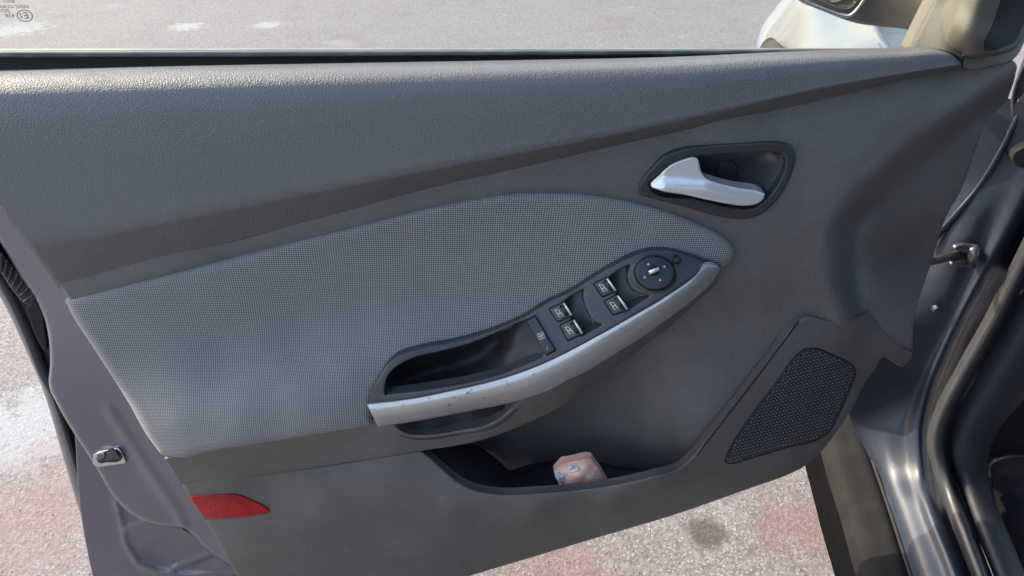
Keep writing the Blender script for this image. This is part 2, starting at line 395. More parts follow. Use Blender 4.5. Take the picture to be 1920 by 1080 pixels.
def m_ground():
    m = NT('worn_concrete_with_red_stains'); co = m.co()
    big = m.noise(1.6, 6, .62, co); mid = m.noise(7, 6, .65, co); fine = m.noise(120, 4, .7, co)
    v = m.n('TexVoronoi', i_Scale=150.0); m.l(co, v.inputs['Vector']); hs = m.n('SeparateColor'); m.l(v.outputs['Color'], hs.inputs[0])
    v2 = m.n('TexVoronoi', i_Scale=330.0); m.l(co, v2.inputs['Vector']); h2 = m.n('SeparateColor'); m.l(v2.outputs['Color'], h2.inputs[0])
    base = m.mix(m.ramp(big, [(.35, (0, 0, 0)), (.65, (1, 1, 1))]), (.222, .200, .188), (.262, .242, .228))
    agg = m.mix(hs.outputs[0], (.150, .137, .130), (.345, .328, .312)); base = m.mix(.6, base, agg)
    base = m.mix(m.math('MULTIPLY', m.math('GREATER_THAN', h2.outputs[1], .86), .45), base, (.13, .12, .115))
    base = m.mix(m.math('MULTIPLY', m.math('GREATER_THAN', h2.outputs[2], .9), .5), base, (.52, .505, .49))
    nb = m.n('Mapping'); nb.inputs['Location'].default_value = (3.1, 1.7, 0); m.l(co, nb.inputs[0])
    red = m.ramp(m.noise(2.6, 7, .68, nb.outputs[0]), [(.50, (0, 0, 0)), (.64, (1, 1, 1))])
    base = m.mix(m.math('MULTIPLY', red, m.math('MULTIPLY', m.ramp(mid, [(.35, (0, 0, 0)), (.6, (1, 1, 1))]), .30)), base, (.21, .115, .105))
    wb = m.n('Mapping'); wb.inputs['Location'].default_value = (9.4, 4.2, 0); m.l(co, wb.inputs[0])
    wh = m.ramp(m.noise(2.2, 8, .7, wb.outputs[0]), [(.60, (0, 0, 0)), (.67, (1, 1, 1))])
    base = m.mix(m.math('MULTIPLY', wh, .35), base, (.42, .42, .415))
    base = m.mix(m.math('MULTIPLY', fine, .25), base, (.30, .28, .265), 'MULTIPLY') if False else base
    def spot(px, py, r, col, amt, base, ragged=.5):
        c = PZ(px, py, 0); vm = m.n('VectorMath', operation='DISTANCE'); m.l(co, vm.inputs[0]); vm.inputs[1].default_value = tuple(c)
        d = m.math('ADD', m.math('DIVIDE', vm.outputs['Value'], r), m.math('MULTIPLY', m.math('SUBTRACT', m.noise(22, 6, .7, co), .5), ragged*4))
        k = m.ramp(d, [(.55, (1, 1, 1)), (1.0, (0, 0, 0))]); return m.mix(m.math('MULTIPLY', k, amt), base, col)
    base = spot(1325, 1000, .045, (.085, .078, .058), .8, base, .25)
    base = spot(60, 800, .16, (.42, .45, .46), .6, base, .8)
    base = spot(1500, 985, .10, (.26, .145, .125), .45, base, .9)
    base = spot(1050, 1075, .12, (.27, .155, .14), .45, base, .9)
    base = spot(350, 50, .12, (.48, .48, .47), .6, base, .7); base = spot(500, 47, .10, (.48, .48, .47), .55, base, .7)
    base = spot(30, 55, .2, (.45, .47, .47), .5, base, .9); base = spot(100, 960, .22, (.30, .20, .185), .4, base, 1.0)
    base = m.mix(1.0, base, (.68, .695, .725), 'MULTIPLY')
    h = m.math('ADD', m.math('MULTIPLY', hs.outputs[0], .6), m.math('ADD', m.math('MULTIPLY', h2.outputs[0], .5), fine))
    m.bump(h, .6, .004)
    return m.set(Base_Color=base, Roughness=.85, Specular_IOR_Level=.3)
M['ground'] = m_ground()
def m_rubberdust():
    m = NT('dusty_green_black_seal'); co = m.co(); mp = m.n('Mapping'); mp.inputs['Scale'].default_value = (.35, 1, 1.6); m.l(co, mp.inputs[0])
    d = m.ramp(m.noise(110, 5, .7, mp.outputs[0]), [(.4, (0, 0, 0)), (.72, (1, 1, 1))])
    return m.set(Base_Color=m.mix(m.math('MULTIPLY', d, .35), (.012, .018, .016), (.16, .18, .16)), Roughness=.45)
M['rubber_dust'] = m_rubberdust()
def m_packet():
    m = NT('pink_film_packet'); co = m.co(); n = m.noise(60, 5, .6, co)
    m.bump(m.noise(130, 4, .6, co), .5, .002)
    return m.set(Base_Color=m.mix(n, (.90, .44, .31), (.95, .55, .41)), Roughness=.4, Specular_IOR_Level=.4)
M['packet'] = m_packet()
M['ink'] = simple('navy_ink', (.03, .035, .07), .5, var=.05)
M['ink_red'] = simple('brown_red_ink', (.35, .10, .08), .5, var=.05)
M['film_white'] = simple('white_film', (.72, .68, .68), .4, var=.05)
M['film_print'] = simple('pale_pink_print', (.95, .86, .82), .4, var=.05)
M['carpet'] = simple('black_carpet', (.014, .014, .016), .95, nscale=1200, nb=.8, var=.5, vscale=300)
M['kick'] = plastic('dark_kick_trim', (.022, .025, .030), .5, 700, .25, .0005, .2, .4)
M['steel'] = simple('greasy_steel', (.20, .20, .21), .38, .9, var=.5, vscale=120)
M['mirror'] = simple('mirror_silver', (.75, .76, .77), .03, 1.0, var=.01)
M['sail'] = plastic('sun_tinted_sail_plastic', (.088, .082, .064), .5, 700, .3, .0005, .25, .45)  # same grey plastic, with warm sunlight put into its yellowish colour
M['glass_print'] = simple('grey_black_glass_print', (.035, .035, .04), .6, var=.05)
# ================================================================== SETTING
gnd = add_mesh('ground', [(-400, -400, 0), (400, -400, 0), (400, 400, 0), (-400, 400, 0)], [(0, 1, 2, 3)], M['ground'], None, False)
gnd['kind'] = 'structure'; gnd['label'] = 'pale worn concrete ground with red and white stains'
V = []; Fc = []
for i in range(900):
    if i % 3 == 0: c = PZ(random.uniform(-60, 1500), random.uniform(-40, 95), 0); rr = random.uniform(.002, .006)
    elif i % 3 == 1: c = PZ(random.uniform(-80, 240), random.uniform(520, 1120), 0); rr = random.uniform(.0008, .0028)
    else: c = PZ(random.uniform(850, 1600), random.uniform(860, 1120), 0); rr = random.uniform(.0008, .0028)
    b = len(V); a0_ = random.uniform(0, 6)
    for k in range(5): V.append(c+np.array([rr*math.cos(a0_+k*1.257)*random.uniform(.7, 1.2), rr*math.sin(a0_+k*1.257)*random.uniform(.7, 1.2), -.0004]))
    V.append(c+np.array([0, 0, rr*random.uniform(.5, .9)])); Fc += [(b+k, b+(k+1) % 5, b+5) for k in range(5)]
M['grit'] = simple('grey_grit', (.20, .185, .17), .9, var=.6, vscale=300)
gb = add_mesh('loose_grit', V, Fc, M['grit'], None, False); gb['kind'] = 'stuff'; gb['label'] = 'tiny loose stones scattered over the concrete'; gb['category'] = 'grit'
# ================================================================== CAR DOOR
door = thing('car', PZ(1300, 1000, 0.0), 'dark blue car with its front door wide open showing grey inner trim', 'car')
# --- window
gp = [P(-420, -260, .0), P(1765, -40, .0), P(1705, 130, .0), P(-300, 180, .0)]
gz0, gz1 = gp[3][2], 1.32
add_mesh('window_glass', [(-.70, 0, gz0-.03), (.375, 0, gz0-.03), (.385, 0, P(1706, 95, 0)[2]), (.45, 0, 1.08), (.25, 0, 1.27), (0, 0, 1.34), (-.3, 0, 1.40), (-.66, 0, 1.38)], [(0, 1, 2, 3, 4, 5, 6, 7)], M['glass'], door, False)
wing = bpy.data.objects['window_glass']
def glass_text(s, px, py, h_px, obj_name='glass_marking'):
    cu = bpy.data.curves.new('t', 'FONT'); cu.body = s; cu.size = 1.0; cu.align_x = 'LEFT'
    t = bpy.data.objects.new('t', cu); COL.objects.link(t); dg = bpy.context.evaluated_depsgraph_get()
    me = bpy.data.meshes.new_from_object(t.evaluated_get(dg)); bpy.data.objects.remove(t)
    o = P(px, py, .0015); sc = h_px*.00056/.70
    for v in me.vertices:
        x, y = v.co.x*sc*1.15, v.co.y*sc; v.co = (o[0]-x, o[1], o[2]+y)
    me.materials.append(M['glass_print']); return finish(bpy.data.objects.new(obj_name, me), wing)
glass_text('BM51-', 29, 5.7, 5); glass_text('SAINT-GOBAIN', 55, 15.4, 5); glass_text('DOT', 19, 23, 5); glass_text('43R', 29, 33, 6.3); glass_text('E', 55.5, 34.7, 10); glass_text('2', 43.7, 33, 7)
tube('glass_marking', [(x, y, .0015) for x, y in ell(46.5, 29.5, 14.5, 10.5, R_(12))], .00035, M['glass_print'], wing, closed=True)
# --- belt line
loft('outer_belt_moulding', [[(-300, 92, -.012), (700, 90.5, -.012), (1712, 90, -.012)], [(-300, 95, -.009), (700, 93.5, -.009), (1712, 92, -.009)], [(-300, 100, -.008), (700, 99, -.008), (1712, 96, -.008)]], M['belt'], door, 60, 4)
loft('inner_belt_seal', [[(-300, 95, .002), (300, 95.5, .002), (960, 94.5, .002), (1450, 93, .002), (1712, 92, .002)], [(-300, 98, .006), (300, 98, .006), (960, 97, .006), (1450, 95, .006), (1712, 93, .006)],
     [(-300, 107, .008), (300, 106, .008), (960, 102.5, .008), (1450, 100, .008), (1712, 95, .008)], [(-300, 110, .004), (300, 109, .004), (960, 105, .004), (1450, 103, .004), (1712, 98, .004)]], M['rubber_dust'], door, 90, 4)
loft('window_slot', [[(-300, 104, .005), (960, 102, .005), (1712, 93, .005)], [(-300, 125, .004), (960, 112, .004), (1712, 100, .004)], [(-300, 165, .012), (960, 140, .012), (1712, 110, .012)]], M['gap'], door, 60, 3)
# --- upper vinyl roll: profile rows from belt edge to under-fold
T0 = [(-190, 142), (0, 138.5), (300, 131.5), (640, 125.5), (960, 120), (1280, 113), (1500, 103), (1690, 97), (1762, 95.5), (1790, 104), (1803, 117)]
BT = [(-60, 490), (67, 463), (213, 438), (333, 413), (467, 387), (640, 352), (850, 311), (1040, 275), (1280, 226), (1580, 159), (1802, 121)]
BL = [(-30, 563), (103, 530), (347, 468), (500, 430), (640, 396), (773, 358), (1040, 297), (1280, 242), (1480, 197), (1640, 160), (1804, 125)]
def cur(c, n=70): return resample(np.c_[spline(c, False, 4.0), np.zeros(len(spline(c, False, 4.0)))], n)[:, :2]
a0, b0, c0 = cur(T0), cur(BT), cur(BL)
def lx(edge, y): return edge(y)
# left edge of trim panel: x as function of y
def ledge(y): return np.interp(y, [100, 260, 395, 480, 530, 565], [-230, -100, 0, 68, 103, 122])
sh = np.linspace(0, 1, 70); end = (1-sh**5)
rows = []
for fr, w in ((-.0, .026), (.012, .033), (.05, .046), (.12, .057), (.24, .0635), (.42, .067), (.65, .069), (.86, .0705), (.965, .071)):
    p = a0*(1-fr)+b0*fr; k = (.42+.58*end)
    rows.append([(x, y, .026+(w-.026)*kk+.006*(1-kk)) for (x, y), kk in zip(p, k)])
for fr, w in ((.0, .0700), (.12, .0675), (.55, .058), (.93, .049), (1.15, .044)):
    p = b0*(1-fr)+c0*fr; k = (.42+.58*end)
    rows.append([(x, y, .026+(w-.026)*kk+.004*(1-kk)) for (x, y), kk in zip(p, k)])
for r in rows:                    # trim the panel on its slanting rear edge
    for i, q in enumerate(r): pass
def clip_left(r):
    arr = np.array(r); xs = arr[:, 0]; y0 = np.interp(-400, xs, arr[:, 1])
    for _ in range(6):
        x0 = ledge(np.interp(xs[0], xs, arr[:, 1])) if _ == 0 else ledge(yy)
        yy = np.interp(x0, xs, arr[:, 1])
        if x0 < xs[0]: yy = arr[0, 1]+(x0-xs[0])*(arr[1, 1]-arr[0, 1])/(arr[1, 0]-arr[0, 0])
    ww = np.interp(x0, xs, arr[:, 2]); keep = arr[xs > x0+2]
    return [(x0, yy, ww)]+[tuple(q) for q in keep]
rows = [clip_left(r) for r in rows]
upper = loft('upper_trim', rows, M['vinyl'], door, 150, 5, skirt=.012)
# --- main moulded card
CARD = [(103, 522, 1), (347, 458), (640, 386), (1040, 287), (1280, 232), (1480, 187), (1640, 150), (1795, 117, 1), (1842, 126), (1896, 111), (1906, 121), (1904, 140), (1888, 190, 1), (1848, 228, 1), (1830, 277), (1800, 360), (1777, 400), (1747, 490), (1713, 607), (1711, 657, 1), (1657, 640), (1633, 596), (1590, 612), (1515, 606, 1), (1420, 740), (1310, 880), (1270, 905), (1140, 925), (1000, 940), (900, 935), (840, 900), (780, 840), (600, 860), (350, 900, 1), (306, 850), (240, 745), (130, 560)]
CARDW = [(110, 530, .046), (347, 468, .046), (640, 397, .046), (900, 335, .044), (1280, 243, .040), (1480, 197, .036), (1640, 160, .030), (1800, 125, .022), (1300, 262, .044), (1500, 225, .042), (1660, 195, .038), (125, 570, .045), (300, 510, .046), (600, 430, .046), (900, 360, .046), (1100, 350, .045),
  (200, 700, .045), (330, 850, .055), (400, 700, .045), (500, 600, .04), (800, 520, .04), (1000, 450, .04), (1200, 440, .042), (600, 800, .06), (760, 820, .05),
  (1350, 235, .046), (1200, 300, .046), (1500, 300, .047), (1560, 240, .043), (1500, 420, .048), (1400, 440, .045), (1450, 500, .044), (1720, 205, .041), (1620, 270, .046), (1540, 350, .051),
  (1899, 135, .031), (1790, 205, .039), (1700, 268, .044), (1613, 345, .050), (1570, 398, .051), (1552, 437, .050), (1560, 520, .046), (1580, 585, .047), (1740, 330, .045), (1800, 280, .042), (1650, 500, .047), (1700, 620, .047), (1720, 480, .046),
  (1520, 600, .040), (1400, 560, .040), (1450, 600, .040), (1300, 650, .036), (1200, 720, .014), (1380, 720, .046), (1300, 840, .052), (1250, 790, .036), (1100, 780, -.018), (1180, 830, .004), (1340, 700, .042), (950, 840, -.035), (850, 860, -.035), (1000, 900, -.030), (1150, 880, .000), (1270, 880, .03), (1400, 660, .038)]
R1 = np.array([(1925, 80), (1903, 132), (1850, 168), (1790, 210), (1700, 276), (1650, 318), (1613, 352), (1580, 390), (1562, 425), (1556, 460), (1560, 520), (1575, 570), (1592, 640)], float)
R2 = np.array([(1925, 165), (1888, 188), (1847, 215), (1800, 242), (1740, 290), (1690, 332), (1663, 358), (1625, 395), (1603, 425), (1597, 455), (1600, 500), (1606, 545), (1612, 640)], float)
def sdist(q, line):               # signed distance, positive on the hinge side of the line
    line = spline(line, False, 10); best = np.full(len(q), 1e9); sg = np.ones(len(q))
    for a, b in zip(line[:-1], line[1:]):
        ab = b-a; t = (((q-a)@ab)/(ab@ab)).clip(0, 1); d = np.linalg.norm(q-(a+t[:, None]*ab), axis=1)
        m_ = d < best; cr = ab[0]*(q[:, 1]-a[1])-ab[1]*(q[:, 0]-a[0]); best[m_] = d[m_]; sg[m_] = np.where(cr[m_] < 0, 1, -1)
    return best*sg
def soft(d, k): return k*np.log1p(np.exp((d/k).clip(-30, 30)))*(d < 30*k)+d*(d >= 30*k)
cardb = TPS(CARDW)
def cardf(q):
    q = np.atleast_2d(np.array(q, float)); d1, d2 = sdist(q, R1), sdist(q, R2)
    m_ = np.interp(q[:, 1], [380, 440, 520, 580], [0, 1, 1, .25])
    s1 = .00100+.00008*m_
    return cardb(q)-s1*soft(d1, 4)+(s1-.00014+.00050*m_)*soft(d2, 3.5)-(.00066*m_)*soft(d2-22, 10)
H1 = [(1212, 355), (1230, 326), (1252, 304), (1279, 291), (1339, 284), (1450, 279), (1474, 287), (1479, 298), (1474, 325), (1456, 360), (1436, 383), (1418, 396), (1390, 400), (1300, 381), (1225, 363)]
H2 = [(180, 595), (400, 525), (700, 448), (960, 394), (1130, 399), (1250, 427), (1325, 461), (1300, 492), (1250, 538), (1180, 582), (1100, 627), (1010, 672), (860, 718), (705, 742), (680, 768), (500, 798), (335, 826), (255, 725)]
card = patch('door_card', CARD, cardf, M['card'], door, r=4, step=9, skirt=.03, holes=[H1, H2])
# seam line right of the speaker pillar
# --- lower panel with map-pocket front
LOW = [(336, 900, 1), (493, 886), (640, 866), (788, 842, 1), (806, 856), (835, 882), (862, 904), (895, 919), (940, 926), (1000, 924), (1140, 910), (1220, 893), (1278, 874), (1300, 853), (1330, 815), (1400, 728), (1450, 662), (1492, 604), (1503, 595), (1545, 599), (1590, 601), (1612, 593), (1631, 580, 1), (1640, 596), (1657, 617), (1684, 643), (1711, 663, 1), (1706, 676), (1694, 687), (1676, 681), (1657, 670), (1642, 690), (1617, 727), (1600, 762), (1580, 793), (1543, 843), (1510, 873), (1470, 893), (1413, 913), (1280, 960), (1100, 1014), (880, 1080), (700, 1135), (500, 1180), (470, 1120), (435, 1065), (390, 985), (352, 928)]
LOWW = [(340, 905, .060), (493, 890, .063), (640, 870, .066), (790, 846, .070), (835, 880, .078), (890, 918, .088), (1000, 925, .094), (1140, 910, .094), (1290, 870, .085), (1330, 815, .078), (1400, 728, .066), (1450, 662, .058), (1503, 597, .050), (1633, 584, .022), (1657, 615, .010), (1708, 663, -.010), (1695, 684, -.008), (1657, 668, .014), (1617, 727, .028), (1590, 775, .034), (1543, 843, .040), (1510, 870, .044), (1413, 910, .054),
  (400, 930, .066), (450, 1000, .068), (380, 960, .060), (440, 1060, .058), (600, 930, .078), (700, 920, .082), (700, 1000, .082), (600, 1060, .070), (700, 1110, .060), (850, 960, .094), (1000, 960, .100), (1140, 942, .099), (1240, 915, .094), (850, 1040, .080), (1000, 1010, .080), (900, 1070, .062), (1100, 1010, .062), (1280, 957, .058), (1250, 945, .075), (1350, 890, .072), (1400, 860, .066), (1500, 800, .056), (1450, 760, .060), (1550, 700, .046), (1520, 640, .050), (1600, 650, .036)]
LOWW = [c for c in LOWW if not (c[0] > 1620 and c[1] < 700)]+[(x, y, float(cardf((x, y))[0])+.0015) for x, y in ((1590, 602), (1633, 586), (1657, 618), (1684, 644), (1708, 663), (1695, 684), (1657, 668))]
lower = patch('lower_panel', LOW, LOWW, M['lower'], door, r=7, rdepth=.004, step=9, skirt=.010)
# gap line along the speaker pillar
tube('panel_gap', [(1284, 880, .083), (1310, 848, .081), (1345, 803, .0755), (1400, 733, .0655), (1450, 667, .0575), (1497, 602, .0505)], .0011, M['gap'], door)
# pocket floor with its rounded edge
patch('pocket_floor', [(880, 918, 1), (910, 905), (970, 888), (1030, 870), (1060, 864), (1110, 868), (1180, 880), (1275, 878, 1), (1265, 895), (1140, 925), (1000, 938), (900, 930)], [(880, 918, .03), (970, 890, -.010), (1060, 866, -.010), (1180, 880, .012), (1280, 880, .035), (1140, 930, .062), (1000, 945, .062), (920, 930, .05), (1290, 900, .045)], M['pocket'], door, r=5, rdepth=.004, skirt=.01)
loft('pocket_end_wall', [[(783, 836, .066), (830, 880, .073), (890, 924, .082), (960, 938, .085)], [(815, 838, .040), (860, 872, .040), (910, 905, .045), (970, 930, .055)], [(880, 825, -.040), (925, 855, -.038), (960, 885, -.032), (1000, 905, -.020)]], M['pocket'], door, 30, 5)
# --- armrest underside piece
UND = [(308, 860, 1), (400, 838), (500, 822), (690, 788), (720, 780), (880, 755), (1000, 725), (1080, 688), (1170, 635), (1240, 590), (1310, 532), (1342, 508, 1), (1345, 522), (1310, 562), (1270, 600), (1200, 655), (1113, 719), (1057, 759), (973, 800), (900, 826), (793, 845), (640, 869), (493, 890), (338, 907, 1)]
UNDW = [(310, 862, .082), (500, 828, .088), (690, 795, .090), (880, 765, .092), (1000, 740, .092), (1080, 705, .088), (1170, 650, .078), (1240, 600, .070), (1310, 545, .058), (1345, 515, .050), (338, 905, .064), (493, 888, .068), (640, 868, .071), (793, 844, .074), (900, 825, .074), (973, 799, .072), (1057, 758, .066), (1113, 718, .060), (1200, 655, .052), (1290, 585, .047), (1340, 530, .045), (900, 800, .084), (1000, 770, .080), (750, 825, .082)]
REC = [(735, 793, 1), (800, 778), (880, 765), (985, 744, 1), (963, 762), (945, 780), (919, 795), (864, 807), (805, 816), (774, 816), (750, 806)]
under = patch('armrest_underside', UND, UNDW, M['card'], door, r=3, step=8, skirt=.02, holes=[REC])
patch('underside_grip_recess', [(725, 786, 1), (800, 770), (880, 757), (1000, 735, 1), (975, 764), (950, 788), (925, 803), (868, 814), (806, 824), (770, 823), (742, 812)],
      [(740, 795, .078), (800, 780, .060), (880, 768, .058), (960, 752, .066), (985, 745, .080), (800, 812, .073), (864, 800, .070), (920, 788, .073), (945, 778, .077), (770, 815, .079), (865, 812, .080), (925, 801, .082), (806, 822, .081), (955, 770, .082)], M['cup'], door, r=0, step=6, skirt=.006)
tube('recess_lip', [(748, 805, .081), (774, 816, .0815), (805, 817, .0815), (864, 808, .0825), (919, 796, .0835), (944, 781, .084), (963, 762, .0845), (978, 750, .086)], .0014, M['card'], door, squash=.8)
# --- fabric insert
FAB = [(122, 563, 1), (250, 531), (400, 493), (550, 454), (700, 416), (830, 384), (960, 363), (1050, 361), (1130, 368), (1200, 381), (1260, 399), (1315, 421), (1355, 443), (1374, 462), (1376, 478), (1366, 493), (1352, 503, 1), (1335, 500, 1), (1281, 482), (1240, 476), (1205, 481), (1178, 493), (1120, 523), (1075, 551), (1029, 572), (985, 602), (916, 629), (851, 648), (790, 661), (755, 674), (735, 690), (715, 718), (700, 750), (697, 797, 1), (500, 829), (400, 845), (325, 858), (304, 852), (290, 836), (235, 745), (175, 652), (132, 584)]
FABW = [(124, 565, .050), (250, 533, .053), (400, 495, .053), (550, 456, .053), (700, 418, .053), (830, 386, .053), (960, 366, .053), (1130, 372, .053), (1260, 402, .053), (1350, 443, .053), (1374, 475, .052), (1352, 500, .055),
  (300, 600, .054), (450, 560, .052), (600, 520, .048), (750, 480, .047), (900, 450, .047), (1050, 420, .050), (1200, 430, .051), (1300, 450, .053), (170, 640, .053), (230, 730, .058), (400, 640, .054), (600, 600, .049), (800, 560, .049), (1000, 500, .052), (1150, 460, .053),
  (420, 685, .060), (560, 662, .059), (680, 632, .057), (280, 770, .072), (330, 790, .089), (450, 745, .089), (560, 720, .088), (650, 700, .086), (720, 670, .074), (300, 835, .080), (340, 830, .090), (450, 795, .101), (560, 775, .103), (660, 760, .099), (690, 735, .092), (520, 812, .1005), (650, 790, .102), (400, 828, .097), (690, 790, .100),
  (790, 650, .069), (851, 635, .064), (916, 615, .062), (985, 590, .060), (1075, 540, .058), (1120, 512, .057), (1178, 485, .056), (1240, 470, .056), (1300, 478, .055), (850, 600, .057), (1000, 555, .055)]
fab = patch('fabric_insert', FAB, TPS(FABW, 1e-2), M['fabric'], door, r=15, rdepth=.009, step=7, skirt=.02)
# --- silver strip
ST = [(687, 757), (774, 746), (851, 730.5), (929, 712), (1005, 686), (1052, 665), (1120, 629), (1189, 590), (1258, 549), (1304, 516), (1331, 496), (1346, 501)]
SB = [(709, 800.5), (774, 790), (877, 770.5), (955, 755), (1007, 741), (1070, 712), (1097, 698), (1166, 656), (1235, 610), (1304, 558), (1338, 526), (1351, 506)]
s0, s1 = cur(ST, 60), cur(SB, 60)
rows = []
base = np.interp(s0[:, 0], [687, 774, 851, 929, 1005, 1120, 1258, 1304, 1350], [.098, .101, .102, .101, .100, .095, .084, .075, .064])
lo_ = np.interp(s1[:, 0], [709, 877, 1007, 1097, 1235, 1304, 1351], [.090, .092, .092, .086, .070, .060, .052])
for fr, b in ((0, -.0015), (.03, .0008), (.12, .004), (.30, .008), (.5, .0092), (.7, .0075), (.88, .0035), (.97, .0005), (1.0, -.003), (1.02, -.012)):
    p = s0*(1-fr)+s1*fr
    # rounded rear end
    e = max(0, 1-math.sqrt(max(0, 1-(2*fr-1)**2)))*0
    rows.append([(x, y, bb*(1-fr)+ll*fr+b*(0.55 if i > 54 else 1)) for i, ((x, y), bb, ll) in enumerate(zip(p, base, lo_))])
off = {0: 2, 1: 0, 2: -1, 3: -1.5, 4: -2, 5: -3, 6: -2, 7: 0, 8: 0, 9: 0}
silver = loft('silver_armrest_strip', rows, M['silver'], door, 110, 4, skirt=.006)
def sil_f(q):
    q = np.atleast_2d(q); tx = np.interp(q[:, 0], s0[:, 0], s0[:, 1]); bx = np.interp(q[:, 0], s1[:, 0], s1[:, 1]); fr = ((q[:, 1]-tx)/(bx-tx)).clip(0, 1)
    return np.interp(q[:, 0], s0[:, 0], base)*(1-fr)+np.interp(q[:, 0], s1[:, 0], lo_)*fr+np.interp(fr, [0, .12, .3, .5, .7, .88, 1], [0, .004, .008, .0092, .0075, .0035, -.003])
# --- switch panel
SW = [(688, 758, 1), (693, 740), (703, 720), (716, 698), (730, 679), (748, 666), (784, 653), (851, 640), (916, 621), (981, 594), (1029, 565), (1075, 543), (1120, 514), (1178, 483), (1212, 470), (1246, 467), (1281, 475), (1317, 489), (1332, 496, 1), (1304, 517), (1258, 550), (1189, 591), (1120, 630), (1052, 666), (1003, 688), (929, 713), (851, 731), (774, 747)]
SWW = [(689, 757, .096), (700, 725, .092), (727, 681, .084), (784, 653, .076), (851, 640, .072), (916, 621, .069), (981, 594, .067), (1075, 543, .065), (1120, 512, .064), (1212, 469, .062), (1281, 475, .061), (1331, 495, .062), (774, 746, .102), (851, 730, .103), (929, 712, .102), (1007, 684, .101), (1052, 665, .099), (1120, 629, .096), (1189, 590, .091), (1258, 549, .085), (1304, 516, .076)]
swf = TPS(SWW)
CUP = [(722, 740, 1), (722, 722), (735, 695), (753, 682), (779, 670), (826, 659), (890, 641), (942, 619), (975, 604), (1000, 596, 1), (1012, 612), (1022, 640), (1018, 668, 1), (955, 695), (903, 711), (826, 726)]
WA = [(1057, 566, 1), (1074, 553), (1094, 543, 1), (1093, 558), (1102, 585), (1114, 603), (1129, 609, 1), (1090, 629, 1), (1074, 600)]
WB = [(1139, 522, 1), (1158, 508), (1181, 497, 1), (1177, 512), (1178, 530), (1190, 546), (1218, 555, 1), (1196, 569), (1175, 582, 1), (1157, 553)]
armp = patch('switch_panel', SW, swf, M['armtop'], door, r=3.5, step=7, skirt=.012, holes=[CUP, WA, WB])
cupw = lambda q: TPS([(722, 738, .080), (735, 695, .056), (779, 670, .050), (826, 659, .047), (890, 641, .046), (942, 619, .050), (975, 604, .060), (800, 700, .041), (850, 690, .039), (900, 665, .041), (935, 645, .046), (760, 720, .048), (780, 738, .072), (826, 722, .068), (870, 712, .068), (903, 706, .071), (925, 690, .068), (945, 660, .066), (960, 680, .079), (965, 630, .066), (985, 640, .073), (1000, 600, .0665), (1012, 612, .070), (1022, 640, .080), (1018, 668, .092), (985, 683, .086), (995, 655, .080), (955, 693, .083)])(q)
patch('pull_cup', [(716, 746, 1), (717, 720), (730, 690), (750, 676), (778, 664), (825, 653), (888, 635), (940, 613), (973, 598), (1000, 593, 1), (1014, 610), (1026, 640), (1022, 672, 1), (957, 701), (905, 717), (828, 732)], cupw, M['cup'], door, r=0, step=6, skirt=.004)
for nm, hole in (('switch_well', WA), ('switch_well', WB)):
    h = np.array([q[:2] for q in hole], float); c = h.mean(0); hh = [tuple(c+(q-c)*1.12) for q in h]
    x0, x1 = h[:, 0].min(), h[:, 0].max()
    def wf(q, x0=x0, x1=x1):
        q = np.atleast_2d(q); t = ((q[:, 0]-x0)/(x1-x0)).clip(0, 1); return swf(q)-.010*np.sin(math.pi*(t**.8)).clip(0, 1)**.7-.002
    patch(nm, hh, wf, M['armtop'], door, r=0, step=4, skirt=.003)
